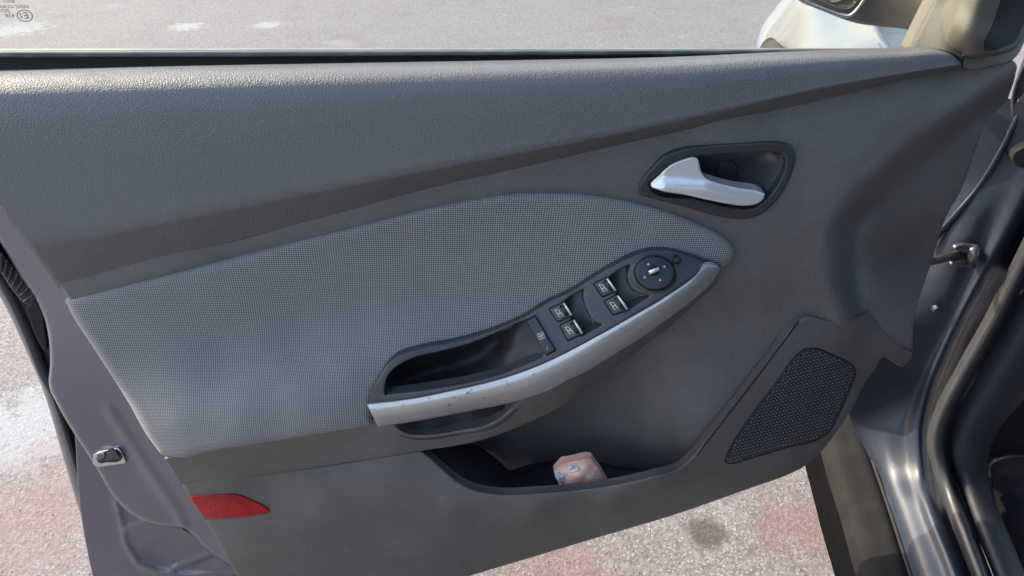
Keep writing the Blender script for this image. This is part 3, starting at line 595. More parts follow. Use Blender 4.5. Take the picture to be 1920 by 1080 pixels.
# --- window switches
def quad_pts(A, B, C, D, rr=.16):
    A, B, C, D = [np.array(x, float) for x in (A, B, C, D)]; out = []
    L = [A, B, C, D]
    for i in range(4):
        p, pv, nx = L[i], L[i-1], L[(i+1) % 4]; r = rr if i in (0, 3) else .05
        ra, rb = r*min(1, 26/np.linalg.norm(pv-p)), r*min(1, 26/np.linalg.norm(nx-p))
        out += [(*(p+(pv-p)*ra), 1), tuple(p+(pv-p)*ra*.28+(nx-p)*rb*.28), (*(p+(nx-p)*rb), 1)]
    return out
SWQ = [((1029, 580), (1056, 567), (1072, 592), (1046, 604)), ((1049, 610), (1075, 599), (1092, 626), (1064, 639)), ((1112, 532), (1137, 521), (1155, 546), (1129, 557)), ((1132, 565), (1157, 553), (1177, 581), (1149, 591))]
for A, B, C, D in SWQ:
    A, B, C, D = map(np.array, (A, B, C, D)); ctr = (A+B+C+D)/4.0; ex = (B-A+C-D)/2.0
    wf = lambda q, A=A, ex=ex, ctr=ctr: swf(q)+.0022+.0028*(((np.atleast_2d(q)-ctr)@ex)/(ex@ex)).clip(-.5, .5)
    sw = patch('window_switch', quad_pts(A, B, C, D), wf, M['button'], door, r=2.2, step=4, ostep=2.5, skirt=.010)
    qd = [tuple(np.array(x)+(np.array(x)-ctr)*.10) for x in (A, B, C, D)]
    patch('switch_gap', quad_pts(*qd), lambda q: swf(q)+.0003, M['gap'], sw, r=0, step=5, ostep=3, skirt=.001)
    ic = ctr-ex*.10
    o = [(-8, -6.4), (-1.9, -6.9), (8, 4.1), (1.2, 6.9)]; o = [tuple(ic+np.array(q)*.95) for q in o]
    dn = lambda P_, k=6: [tuple(np.array(P_[i])*(1-t)+np.array(P_[i+1])*t) for i in range(len(P_)-1) for t in np.linspace(0, 1, k)]
    ribbons('window_icon', [[o[0], o[1], o[2], o[3], o[0]], [tuple(np.array(o[0])*.42+np.array(o[3])*.58), tuple(np.array(o[1])*.42+np.array(o[2])*.58)]], wf, 1.5, M['print'], sw)
    for k in (.20, .27, .34):
        a, b = ctr+ex*k+(B-C)*.40, ctr+ex*k-(B-C)*.40
        V, Fc = tube_geo([P(*a, float(wf(a)[0])+.0003), P(*b, float(wf(b)[0])+.0003)], .0007, 6); add_mesh('grip_ridge', V, Fc, M['button'], sw)
    a, b = B*.96+C*.04+ex*.01, B*.03+C*.97+ex*.01
    V, Fc = tube_geo([P(*a, float(wf(a)[0])+.0004), P(*b, float(wf(b)[0])+.0004)], .0011, 8); add_mesh('bright_edge', V, Fc, M['lever'], sw)
# lock-out switch
A, B, C, D = [np.array(q, float) for q in ((987.5, 602), (1004, 593), (1041, 656), (1023, 665))]; ctr = (A+B+C+D)/4
qd = [tuple(x+(x-ctr)*.07) for x in (A, B, C, D)]
ls = patch('window_lock_switch', quad_pts(A, B, C, D, .10), lambda q: swf(q)+.0030, M['button'], door, r=2.0, step=4, ostep=2.5, skirt=.008)
patch('switch_gap', quad_pts(*qd, .10), lambda q: swf(q)+.0006, M['gap'], ls, r=0, step=5, ostep=3, skirt=.002)
z = lambda *p: [(960+a/4.364, 450+b/4.364) for a, b in p]
ribbons('lock_icon', [z((205, 768), (250, 752), (272, 800), (226, 816), (205, 768)), z((215, 800), (262, 762)), z((212, 770), (265, 803)), z((235, 758), (240, 812)), z((222, 790), (258, 778))], lambda q: swf(q)+.0030, .9, M['print'], ls)
ribbons('indicator_mark', [z((283, 868), (292, 896))], lambda q: swf(q)+.0030, 2.6, M['steel'], ls)
# mirror control knob
kf = lambda q: swf(q)+.0045
knob = patch('mirror_knob', ell(1228, 512, 37, 31.5, R_(8), 26), kf, M['button'], door, r=3, step=5, ostep=3, skirt=.010)
patch('knob_gap', ell(1228, 512.5, 39.5, 34, R_(8), 26), lambda q: swf(q)+.0012, M['gap'], knob, r=0, step=7, skirt=.001)
patch('knob_collar', ell(1226, 513, 46, 40, R_(8), 30), lambda q: swf(q)+.0008, M['armtop'], knob, r=5, rdepth=.004, step=7, skirt=.002)
patch('knob_dimple', ell(1226, 507, 11.5, 10.5, 0, 18), lambda q: swf(q)+.0050, M['gap'], knob, r=1, step=4, ostep=3, skirt=.001)
V, Fc = tube_geo([P(1217, 511, float(swf((1217, 511))[0])+.0075), P(1235.5, 504, float(swf((1235, 504))[0])+.0075)], .0022, 10, None, .7); add_mesh('knob_toggle', V, Fc, M['lever'], knob)
for cx, cy in ((1215.5, 495), (1245.5, 499.5), (1208.5, 519.5), (1237.5, 525)):
    t = [(cx-2.6, cy+2.0), (cx+2.6, cy+2.0), (cx, cy-2.8)]
    add_mesh('arrow_mark', [P(*q, float(kf(q)[0])+.0006) for q in t], [(0, 1, 2)], M['print'], knob, False)
for ln in (z((1075, 185), (1130, 163)), z((1255, 182), (1290, 222)), z((1198, 370), (1258, 340)), z((1040, 305), (1078, 345))):
    ribbons('engraved_line', [ln], kf, 1.0, M['gap'], knob)
bt = patch('fold_button', ell(1269.5, 487.5, 6.3, 5.8, 0, 16), lambda q: swf(q)+.0045, M['button'], door, r=1.6, step=3, ostep=2, skirt=.008)
patch('button_gap', ell(1269.5, 488, 7.8, 7.2, 0, 16), lambda q: swf(q)+.0007, M['gap'], bt, r=0, step=4, ostep=2, skirt=.001)
ribbons('engraved_mark', [z((1375, 200), (1385, 190), (1400, 205), (1380, 235), (1395, 265), (1415, 262))], swf, .8, M['bezel'], bt)
# chips and scratches on the silver strip
for i, (cx, cy, rx, ry, ro) in enumerate(((842.5, 759.5, 1.9, 2.0, 0), (877, 737, 4.2, 2.2, -.7), (884, 731, 1.0, 2.2, .5), (851, 746, 1.5, 1.0, 0), (804, 746, 2.0, .8, .2), (907, 746.5, .9, 1.9, 0), (702, 767, 1.2, .8, 0), (749, 783.5, 1.0, .9, 0), (1000, 702, 1.2, 1.5, .4), (862, 748, 1.2, .8, .2), (969, 739, .9, .9, 0), (756, 759, .8, 1.8, .2))):
    c = [(cx+rx*math.cos(t)*random.uniform(.7, 1.25)*math.cos(ro)-ry*math.sin(t)*math.sin(ro), cy+rx*math.cos(t)*math.sin(ro)+ry*math.sin(t)*random.uniform(.7, 1.25)*math.cos(ro)) for t in np.linspace(0, 6.283, 9)[:-1]]
    n = len(c); add_mesh('paint_chip', [P(*q, float(sil_f(q)[0])+.0009) for q in c], [tuple(range(n))], M['ink'] if i != 1 else M['steel'], silver, False)
ribbons('hair_scratch', [z((880, 720), (905, 724), (925, 734), (942, 750))], sil_f, .7, M['ink'], silver, lift=.001)
ribbons('hair_scratch', [[(948, 713), (950, 719), (954, 723)]], sil_f, .7, M['ink'], silver, lift=.001)
# --- inner door handle
BZ = [(1196.5, 357), (1203, 338), (1222, 314), (1244, 293), (1269, 282.5), (1322, 273), (1401, 268), (1454, 267), (1478, 272), (1488, 281), (1491, 293), (1485, 324), (1470, 356), (1446, 387), (1424, 403), (1392, 410.5), (1357, 407.5), (1286, 388), (1215, 369.5), (1199, 364)]
HI = [(1217, 348), (1233, 326), (1254, 307.5), (1279, 296), (1307, 291.5), (1339, 289), (1410, 286), (1446, 286), (1466, 289.5), (1471.5, 297), (1469, 321), (1453, 353), (1435, 374), (1419, 387), (1401, 391.5), (1375, 389.5), (1304, 373.5), (1222, 355.5)]
hb = TPS([(1200, 357, .0495), (1300, 275, .0495), (1480, 272, .050), (1440, 390, .050), (1390, 410, .0495), (1300, 390, .0490)])
bez = patch('handle_bezel', BZ, lambda q: hb(q)+.0022, M['bezel'], door, r=4, rdepth=.003, step=6, ostep=3, skirt=.012, holes=[HI])
hcw = [(1217, 350, .044), (1280, 297, .036), (1340, 290, .030), (1410, 287, .028), (1446, 287, .030), (1470, 297, .043), (1468, 321, .044), (1452, 353, .044), (1432, 374, .044), (1400, 391, .040), (1300, 372, .036), (1363, 322, .020), (1330, 320, .021), (1400, 310, .021), (1425, 310, .026), (1440, 330, .033), (1400, 350, .022), (1380, 370, .024), (1300, 340, .022), (1445, 300, .033)]
hcf = TPS(hcw)
cup2 = [tuple(np.array((1345, 335))+(np.array(q)-np.array((1345, 335)))*1.03) for q in HI]
patch('handle_cup', cup2, hcf, M['bezel'], door, r=0, step=5, ostep=3, skirt=.004)
cap = patch('screw_cap', ell(1363.5, 321.5, 18.6, 21, R_(10), 24), lambda q: hcf(q)+.0018, M['bezel'], door, r=1.5, rdepth=.0012, step=6, ostep=3, skirt=.002)
tube('cap_gap', [(x, y, float(hcf((x, y))[0])+.0006) for x, y in ell(1363.5, 321.5, 19.4, 21.8, R_(10), 24)], .0004, M['gap'], cap, closed=True, seg=6)
LV = [(1220.5, 350), (1238, 326), (1258, 308.5), (1279, 299.5), (1305, 295.5), (1308.5, 298), (1311, 306), (1316, 324), (1323, 333.5), (1339, 340), (1384, 351.5), (1429, 360.5), (1434, 363.5), (1433, 369), (1423, 380.5), (1411, 384.5), (1392, 385.8), (1357, 381), (1286, 366), (1233, 355.5)]
def lvw(q):
    q = np.atleast_2d(q); crest = np.interp(q[:, 0], [1220, 1245, 1322, 1384, 1435], [349, 330, 336, 350, 361]); d = q[:, 1]-crest
    return np.where(d < 0, .0525+d*.00007, .0525+.0055*np.sin((d/46).clip(0, 1)*math.pi*.75))+np.interp(q[:, 0], [1220, 1330, 1435], [-.001, .002, .003])
patch('handle_lever', LV, lvw, M['lever'], door, r=2.6, rdepth=.002, step=4, ostep=2.5, skirt=.014)
# --- speaker grille
SG = [(1497, 663), (1508, 655), (1524, 653), (1560, 665), (1590, 679), (1602, 690), (1603, 702), (1593, 730), (1570, 782), (1553, 811), (1535, 823), (1480, 838), (1400, 861), (1366, 869), (1359, 864), (1364, 851), (1413, 772), (1453, 720)]
lf = TPS(LOWW)
gr = patch('speaker_grille', SG, lambda q: lf(q)+.0006, M['bezel'], door, r=2.5, rdepth=.0014, step=9, skirt=.003)
tube('grille_groove', [(x, y, float(lf((x, y))[0])+.0002) for x, y in SG], .0008, M['gap'], gr, closed=True, seg=6)
loop = outline(SG, 4); ang = R_(-14); V = []; Fc = []; px_, py_ = 6.6, 5.6
for i in range(-60, 60):
    for j in range(-60, 60):
        x, y = (i+.5*(j % 2))*px_, j*py_; q = np.array([[1490+x*math.cos(ang)-y*math.sin(ang)*1.0, 760+x*math.sin(ang)+y*math.cos(ang)]])
        if not (1350 < q[0, 0] < 1610 and 645 < q[0, 1] < 880) or not inside(q, loop)[0] or pdist(q, loop)[0] < 4.5: continue
        w = float(lf(q)[0])+.0004; b = len(V)
        for rad, dz in ((2.6, 0), (1.8, .0016)):
            for k in range(6):
                t = k*math.pi/3; V.append(P(q[0, 0]+rad*math.cos(t), q[0, 1]+rad*.9*math.sin(t), w+dz))
        V.append(P(q[0, 0], q[0, 1], w+.0020))
        for k in range(6):
            k2 = (k+1) % 6; Fc.append((b+k, b+6+k, b+6+k2, b+k2)); Fc.append((b+6+k, b+12, b+6+k2))
gd = add_mesh('grille_studs', V, Fc, M['lower'], gr); gd['kind'] = 'stuff'; gd['label'] = 'rows of tiny raised dots on the speaker grille'
# --- red reflector
RF = [(354, 931, 1), (375, 928.5), (400, 928), (437, 926.5), (455, 930), (470, 937), (497, 950), (505, 957), (503, 962), (490, 965), (433, 972), (384, 974, 1)]
rf = patch('red_reflector', RF, lambda q: lf(q)+.0022, M['red'], door, r=3, rdepth=.002, step=6, skirt=.006); rf['label'] = 'glossy red reflector at the rear lower corner'
# --- sail panel with tweeter
SAIL = [(1706, 97, 1), (1720, 68), (1755, -2), (1790, -80, 1), (1990, -80, 1), (1960, 0), (1920, 80), (1907, 104), (1896, 114), (1860, 124), (1822, 131), (1806, 126), (1800, 112), (1770, 97)]
sail = patch('sail_panel', SAIL, [(1706, 97, .006), (1755, 0, .004), (1768, 95, .030), (1806, 115, .036), (1822, 130, .038), (1896, 114, .030), (1920, 78, .015), (1800, 20, .024), (1960, 0, 0), (1790, -80, .01), (1990, -80, -.01)], M['sail'], door, r=3, step=8, skirt=.02)
TW = [(1835, -90, 1), (1812, -40), (1799, 2), (1785, 35), (1775, 62), (1774, 76), (1784, 90), (1806, 102, 1), (1806, 103), (1830, 108), (1860, 104), (1905, 90), (1918, 70), (1960, -10), (1990, -90, 1)]
twf = TPS([(1775, 70, .036), (1799, 0, .034), (1835, -90, .03), (1806, 100, .044), (1810, 60, .056), (1830, 0, .056), (1860, -80, .05), (1830, 90, .056), (1845, 50, .056), (1900, 80, .030), (1870, 40, .046), (1920, 20, .024), (1960, -60, .01), (1850, 100, .050)])
tw = patch('tweeter_housing', TW, twf, M['sail'], sail, r=6, rdepth=.005, step=6, skirt=.03)
TG = [(1893, -60, 1), (1877, 0), (1860, 48), (1845, 84), (1846, 93), (1856, 95), (1885, 87), (1903, 79), (1916, 55), (1950, -60, 1)]
patch('tweeter_grille', TG, lambda q: twf(q)+.0010, M['black'], sail, r=2, step=7, skirt=.002)
tl = outline(TG, 4)
V = []; Fc = []
for j in range(-20, 60):
    for i in range(-10, 60):
        q = np.array([[1840+i*3.4+j*-.9+14, -60+j*2.9-i*1.0+6]])
        if not inside(q, tl)[0] or pdist(q, tl)[0] < 2: continue
        w = float(twf(q)[0])+.0011; b = len(V)
        V += [P(q[0, 0]-1.0, q[0, 1]+.3, w), P(q[0, 0], q[0, 1]-.9, w+.0005), P(q[0, 0]+1.0, q[0, 1]-.3, w), P(q[0, 0], q[0, 1]+.9, w+.0005)]; Fc.append((b, b+1, b+2, b+3))
tgm = add_mesh('grille_mesh', V, Fc, M['bezel'], sail); tgm['kind'] = 'stuff'; tgm['label'] = 'fine mesh weave of the tweeter grille'
tube('sail_seam', [(1806.5, 103, .047), (1804, 112, .042), (1803, 124, .038)], .0010, M['gap'], door)
# --- wing mirror outside the glass
MH = [(1480, -70, 1), (1490, -8), (1497, 0), (1535, 17), (1570, 32), (1600, 42), (1653, 50), (1697, 55), (1712, 59), (1722, 66), (1760, 40), (1790, -70, 1)]
mh = patch('mirror_housing', MH, [(1490, -8, -.10), (1570, 32, -.10), (1600, 42, -.11), (1653, 50, -.11), (1722, 62, -.06), (1600, 0, -.085), (1680, 10, -.075), (1660, -60, -.08), (1480, -70, -.10), (1790, -70, -.05)], M['sail'], door, r=8, rdepth=.012, step=7, skirt=.09)
patch('mirror_glass', [(1500, -70, 1), (1515, -12), (1533, -1), (1560, 11), (1580, 17), (1592, 15.5), (1602, 8), (1620, -25), (1640, -70, 1)], [(1500, -70, -.085), (1640, -70, -.070), (1580, 17, -.082), (1533, 0, -.084)], M['mirror'], mh, r=1, step=9, skirt=.01)
tube('mirror_rim', [(1470, -40, -.088), (1500, -5, -.088), (1545, 17, -.085), (1580, 28, -.083), (1593, 29, -.081), (1603, 22, -.079), (1622, -4, -.075), (1650, -60, -.07)], .0022, M['chrome'], mh)
# --- painted shell round the rear edge
SH = [(-90, 300, 1), (20, 390), (140, 560), (250, 745), (330, 880), (400, 985), (450, 1055), (500, 1120, 1), (475, 1090), (452, 1071), (420, 1055), (385, 1030), (362, 1005), (347, 991, 1), (312, 988), (277, 980), (240, 960), (217, 937), (180, 877), (163, 850), (110, 763), (92, 722), (94, 680), (92, 640), (84, 600), (70, 566), (40, 522), (0, 455), (-90, 350, 1)]
SHW = [(20, 390, .018), (140, 560, .022), (250, 745, .026), (330, 880, .030), (450, 1055, .030), (420, 1050, .022), (347, 991, .014), (277, 980, .006), (217, 937, .000), (163, 850, .000), (110, 763, -.002), (90, 690, -.004), (70, 566, -.004), (0, 455, -.004), (-90, 350, -.004), (150, 680, .010), (220, 800, .012), (260, 880, .012), (330, 960, .014), (190, 760, .012)]
rl = np.array([(205, 770), (235, 815), (277, 880), (310, 928), (333, 960), (345, 990)], float)
def ridge(q):
    d = np.full(len(q), 1e9)
    for a, b in zip(rl[:-1], rl[1:]):
        t = (((q-a)@(b-a))/((b-a)@(b-a))).clip(0, 1); d = np.minimum(d, np.linalg.norm(q-(a+t[:, None]*(b-a)), axis=1))
    return .0035*np.exp(-(d/9)**2)
shell = patch('door_inner_shell', SH, SHW, M['paint_matt'], door, r=7, rdepth=.006, step=7, skirt=.03, extra=ridge)
LR = [(140, 800, 1), (200, 880), (300, 960), (400, 1030), (500, 1090, 1), (520, 1160, 1), (190, 1160, 1), (150, 950)]
def lrx(q):
    s = .006*np.exp(-(((q[:, 0]-345)/75)**2+((q[:, 1]-1035)/36)**2)**3)
    a = np.array((235, 992.)); b = np.array((300, 974.)); o = 0
    for a, b in (((238, 991), (300, 975)), ((325, 1066), (405, 1034))):
        a, b = np.array(a, float), np.array(b, float); t = (((q-a)@(b-a))/((b-a)@(b-a))).clip(0, 1); o = o+.005*np.exp(-(np.linalg.norm(q-(a+t[:, None]*(b-a)), axis=1)/6)**2)
    d2 = np.array([(217, 935), (228, 980), (236, 1020), (260, 1058), (300, 1074), (360, 1080), (450, 1076)], float); d = np.full(len(q), 1e9)
    for a, b in zip(d2[:-1], d2[1:]):
        t = (((q-a)@(b-a))/((b-a)@(b-a))).clip(0, 1); d = np.minimum(d, np.linalg.norm(q-(a+t[:, None]*(b-a)), axis=1))
    return o-s+.004*np.exp(-(d/5)**2)
patch('door_lower_recess', LR, [(140, 800, -.03), (500, 1090, -.02), (190, 1160, -.04), (520, 1160, -.03), (300, 1040, -.032)], M['paint_matt'], door, r=2, step=5, skirt=.02, extra=lrx)
loft('door_skin_flange', [[(-90, 420, -.066), (0, 556, -.066), (50, 660, -.066), (77, 722, -.066), (112, 835, -.066), (140, 930, -.066), (165, 1010, -.066), (190, 1085, -.066), (210, 1150, -.066)],
     [(-86, 412, -.060), (4, 545, -.060), (56, 655, -.060), (84, 720, -.060), (120, 833, -.060), (149, 928, -.060), (174, 1008, -.060), (199, 1083, -.060), (220, 1150, -.060)],
     [(-70, 400, -.058), (20, 520, -.058), (72, 640, -.058), (100, 715, -.058), (136, 828, -.058), (168, 924, -.058), (194, 1005, -.058), (222, 1080, -.058), (245, 1150, -.058)],
     [(-40, 390, -.045), (60, 520, -.045), (110, 640, -.045), (130, 715, -.045), (180, 828, -.045), (230, 924, -.045), (260, 1005, -.045), (300, 1080, -.045), (330, 1150, -.045)]], M['paint_matt'], door, 80, 4, skirt=.01)
patch('door_outer_skin', [(40, 560), (80, 650), (110, 720), (170, 890), (235, 1010), (330, 1050), (520, 1070), (700, 1035), (880, 985), (1100, 925), (1280, 870), (1400, 825), (1480, 790), (1530, 740), (1570, 670), (1610, 600), (1640, 540), (1680, 430), (1710, 330), (1750, 240), (1770, 180), (1700, 118, 1), (-250, 118, 1), (-190, 250)],
      [(40, 560, -.070), (110, 720, -.070), (170, 890, -.070), (330, 1050, -.07), (700, 1035, -.07), (1100, 925, -.07), (1400, 825, -.07), (1530, 740, -.075), (1640, 540, -.08), (1710, 330, -.08), (1770, 180, -.07), (1700, 118, -.05), (700, 118, -.05), (-250, 118, -.05), (300, 500, -.135), (700, 500, -.145), (1100, 500, -.14), (1450, 450, -.12), (400, 800, -.13), (800, 800, -.13), (1300, 700, -.12), (300, 250, -.11), (1000, 250, -.11)], M['paint'], door, r=0, step=26, skirt=-.02)
tube('edge_weatherstrip', [(100, 735, -.052), (122, 800, -.052), (148, 885, -.052), (172, 965, -.052), (196, 1050, -.052), (215, 1120, -.052)], .0042, M['black'], door)
tube('edge_weatherstrip', [(-60, 440, -.045), (0, 520, -.045), (30, 575, -.045), (58, 640, -.048), (84, 705, -.05), (100, 735, -.052)], .006, M['bezel'], door)
patch('drain_gap', [(52, 574), (64, 569), (74, 570), (82, 604), (82, 656), (72, 640), (58, 605)], [(60, 580, -.030), (80, 650, -.030)], M['gap'], door, r=2, step=6, skirt=.01)
rib = patch('ribbed_seal', [(-60, 400, 1), (0, 468), (40, 515), (70, 556), (66, 564), (50, 570), (30, 552), (0, 508), (-60, 430, 1)], [(0, 490, -.012), (60, 562, -.012), (-50, 420, -.012)], M['black'], door, r=4, rdepth=.004, step=6, skirt=.02)
for t in np.linspace(-.1, .95, 8):
    a = np.array((0, 470))*(1-t)+np.array((68, 556))*t; b = np.array((0, 506))*(1-t)+np.array((48, 568))*t
    tube('seal_rib', [(a[0], a[1], -.009), (b[0], b[1], -.009)], .0014, M['black'], rib, 6)
# latch
lt = patch('door_latch', [(174, 870, 1), (175, 853, 1), (187, 846, 1), (219, 840, 1), (224, 842), (231, 855), (237, 866, 1), (234, 869, 1), (205, 873), (182, 876, 1)], [(170, 860, .008), (236, 866, .013), (220, 840, .012)], M['chrome'], door, r=2, step=5, ostep=3, skirt=.012)
patch('latch_opening', [(182, 853), (195, 847), (218, 844), (222, 848), (229, 859), (226, 863), (200, 867), (186, 868), (181, 862)], [(180, 860, .0095), (230, 860, .0145), (220, 844, .0135)], M['black'], lt, r=1.5, step=5, ostep=3, skirt=.002)
patch('latch_claw', [(183, 850, 1), (196, 848, 1), (197, 859, 1), (188, 863), (182, 862)], [(180, 860, .0105), (197, 860, .0125), (196, 848, .0125)], M['steel'], lt, r=1.5, step=4, ostep=3, skirt=.002)
patch('latch_plate', [(199, 849, 1), (217, 846, 1), (226, 859, 1), (199, 864, 1)], [(199, 850, .0125), (226, 859, .0155), (217, 846, .0145)], M['bezel'], lt, r=1.5, step=4, ostep=3, skirt=.002)
# ================================================================== CAR BODY
body = door
Ka = [(1850, 150, -.13), (1800, 310, -.13), (1765, 420, -.13), (1690, 600, -.13), (1615, 690, -.15), (1590, 745, -.165), (1603, 805, -.17), (1632, 862, 0, .262), (1662, 937, 0, .262), (1707, 1073, 0, .262), (1728, 1140, 0, .262)]
Kb = [(1905, 190, -.105), (1862, 320, -.105), (1812, 440, -.100), (1752, 600, -.108), (1705, 690, -.138), (1682, 745, -.152), (1664, 805, -.138), (1668, 872, -.100), (1692, 942, 0, .290), (1740, 1075, 0, .290), (1760, 1140, 0, .290)]
Km = [(1960, 190, -.090), (1900, 325, -.092), (1850, 440, -.092), (1783, 600, -.098), (1735, 690, -.126), (1712, 745, -.142), (1696, 805, -.126), (1700, 876, -.086), (1718, 945, 0, .300), (1766, 1075, 0, .300), (1786, 1140, 0, .300)]
Kc = [(2010, 190, -.075), (1942, 330, -.078), (1885, 437, -.078), (1799, 596, -.080), (1757, 690, -.096), (1738, 745, -.114), (1725, 808, -.106), (1729, 880, -.072), (1746, 950, 0, .314), (1797, 1080, 0, .314), (1818, 1140, 0, .314)]
sh_ = lambda K, dx, dy, dw: [(c[0]+dx, c[1]+dy, c[2]+dw) if len(c) < 4 else (c[0]+dx, c[1]+dy, 0, c[3]+dw*.8) for c in K]
loft('hinge_pillar', [Ka, Kb, Km, Kc, sh_(Kc, 8, 2, -.004), sh_(Kc, 22, 8, -.03), sh_(Kc, 60, 20, -.05)], M['paint'], body, sub=8, index=12)
tube('pillar_crease', [(1916, 205, -.1035), (1880, 280, -.1025), (1832, 357, -.1105), (1800, 395, -.114), (1766, 433, -.122), (1740, 465, -.127)], .0045, M['paint'], body, squash=.6)
seal = loft('door_seal', [[(x+dx, y+dy*.5, w+dw) if len(r)==0 else (x+dx, y+dy*.5, w, r[0]+dw) for x, y, w, *r in [(1968, 400, -.03), (1920, 498, -.03), (1873, 592, -.03), (1813, 700, -.032), (1778, 768, -.036), (1762, 837, -.04), (1774, 890, -.03), (1812, 1000, 0, .335), (1840, 1073, 0, .335), (1866, 1140, 0, .335)]] for dx, dy, dw in ((-24, -10, -.030), (-17, -7, -.010), (-8, -3, .000), (1, 0, .003), (9, 3, -.001), (15, 6, -.012), (20, 8, -.03))], M['bezel'], body, 110, 4)
loft('kick_trim', [[(1985, 420, -.05), (1935, 515, -.05), (1888, 600, -.05), (1828, 710, -.05), (1793, 775, -.055), (1778, 840, -.06), (1790, 890, -.05), (1830, 1000, 0, .31), (1860, 1073, 0, .31), (1885, 1140, 0, .31)],
    [(2010, 440, -.025), (1960, 540, -.025), (1912, 625, -.025), (1855, 730, -.027), (1818, 790, -.03), (1800, 850, -.03), (1812, 900, -.02), (1852, 1000, 0, .335), (1880, 1073, 0, .335), (1905, 1140, 0, .335)],
    [(2060, 470, -.02), (2010, 570, -.02), (1962, 655, -.02), (1900, 745, -.022), (1860, 800, -.024), (1840, 855, -.024), (1846, 915, -.014), (1878, 1000, 0, .33), (1908, 1073, 0, .33), (1935, 1140, 0, .33)],
    [(2080, 480, -.06), (2030, 580, -.06), (1982, 665, -.06), (1915, 755, -.06), (1872, 806, -.06), (1850, 857, -.06), (1856, 917, -.05), (1888, 1000, 0, .28), (1918, 1073, 0, .28), (1945, 1140, 0, .28)]], M['kick'], body, 110, 4)
loft('kick_panel', [[(1900, 560, -.09), (1850, 700, -.09), (1830, 800, -.09), (1830, 900, -.09), (1860, 1000, -.06), (1900, 1140, 0, .24)], [(2150, 560, -.06), (2150, 700, -.06), (2150, 800, -.08), (2150, 900, 0, .24), (2150, 1000, 0, .24), (2150, 1140, 0, .24)]], M['carpet'], body, 60, 12)
mt = patch('floor_mat', [(1857, 880), (1862, 866), (1880, 859), (1960, 857, 1), (2100, 860, 1), (2100, 1140, 1), (1945, 1140, 1), (1895, 1030), (1866, 960), (1858, 920)], [(1857, 880, -.07), (2000, 860, -.06), (1945, 1140, .09), (2100, 1140, .10), (1866, 960, -.03)], M['carpet'], body, r=4, step=10, skirt=.01)
tube('mat_edging', [(1960, 858, -.06), (1880, 860, -.062), (1863, 867, -.063), (1858, 882, -.063), (1859, 920, -.044), (1867, 958, -.026), (1896, 1030, .02), (1944, 1138, .096)], .0028, M['kick'], mt)
# sill cladding
loft('sill_panel', [[(1590, 740, 0, .255), (1605, 778, 0, .255), (1632, 848, 0, .255), (1664, 938, 0, .255), (1708, 1073, 0, .255), (1730, 1140, 0, .255)],
    [(1580, 740, 0, .262), (1597, 778, 0, .262), (1621, 848, 0, .262), (1652, 938, 0, .262), (1693, 1073, 0, .262), (1714, 1140, 0, .262)],
    [(1565, 750, 0, .256), (1582, 800, 0, .256), (1602, 862, 0, .256), (1628, 945, 0, .256), (1667, 1073, 0, .256), (1688, 1140, 0, .256)],
    [(1540, 790, 0, .240), (1553, 830, 0, .240), (1570, 885, 0, .240), (1592, 960, 0, .240), (1622, 1073, 0, .240), (1642, 1140, 0, .240)],
    [(1522, 810, 0, .215), (1535, 845, 0, .215), (1550, 900, 0, .215), (1572, 970, 0, .215), (1600, 1073, 0, .215), (1618, 1140, 0, .215)]], M['paint_dirty_shaded'], body, 90, 5)
loft('sill_cladding', [[(1525, 800, 0, .218), (1537, 845, 0, .218), (1552, 900, 0, .218), (1574, 970, 0, .218), (1602, 1073, 0, .218), (1620, 1140, 0, .218)],
    [(1510, 810, 0, .190), (1525, 862, 0, .190), (1541, 920, 0, .190), (1562, 1000, 0, .190), (1583, 1075, 0, .190), (1600, 1140, 0, .190)],
    [(1494, 812, 0, .150), (1509, 872, 0, .150), (1524, 930, 0, .150), (1542, 1000, 0, .150), (1564, 1075, 0, .150), (1582, 1140, 0, .150)],
    [(1500, 812, 0, .130), (1520, 880, 0, .130), (1534, 930, 0, .130), (1554, 1000, 0, .130), (1576, 1075, 0, .130), (1595, 1140, 0, .130)]], M['clad'], body, 70, 5)
tube('sill_gap', [(1603, 778, 0, .2625), (1630, 848, 0, .2625), (1662, 938, 0, .2625), (1706, 1073, 0, .2625), (1727, 1140, 0, .2625)], .003, M['gap'], body)
# check strap
ck = loft('check_strap', [[(1700, 494, -.03), (1765, 489, -.075), (1800, 478, -.088)], [(1700, 485, -.02), (1765, 481, -.068), (1800, 470, -.080)], [(1700, 498, -.02), (1765, 494, -.068), (1800, 484, -.080)]], M['steel'], body, 12, 3, skirt=.004)
patch('strap_bracket', ell(1814, 466, 25, 7.5, R_(2), 22), [(1814, 466, -.072), (1800, 466, -.071), (1830, 466, -.073)], M['steel'], ck, r=2, step=5, skirt=.004)
patch('strap_bracket', ell(1807, 494, 24, 7.0, R_(-4), 22), [(1814, 494, -.076), (1800, 494, -.075), (1830, 490, -.078)], M['steel'], ck, r=2, step=5, skirt=.004)
patch('bracket_cheek', [(1797, 470, 1), (1838, 468, 1), (1836, 488), (1822, 496), (1800, 492)], [(1797, 470, -.082), (1838, 468, -.084), (1822, 496, -.084)], M['black'], ck, r=1.5, step=5, skirt=.01)
V, Fc = tube_geo([P(1826, 464, -.070), P(1824, 496, -.074)], .006, 12); add_mesh('strap_pin', V, Fc, M['steel'], ck)
patch('pillar_plug', ell(1758, 583, 8.5, 6.5, R_(-15), 18), [(1758, 583, -.0935), (1766, 580, -.0930), (1750, 586, -.0960)], M['paint'], body, r=5, rdepth=.003, step=3, skirt=.006)
patch('pillar_bump_stop', [(1900, 285), (1910, 278), (1950, 272), (1960, 300), (1935, 312), (1903, 308), (1897, 300)], [(1900, 290, -.086), (1950, 290, -.075), (1930, 310, -.080)], M['black'], body, r=5, rdepth=.004, step=6, skirt=.01)
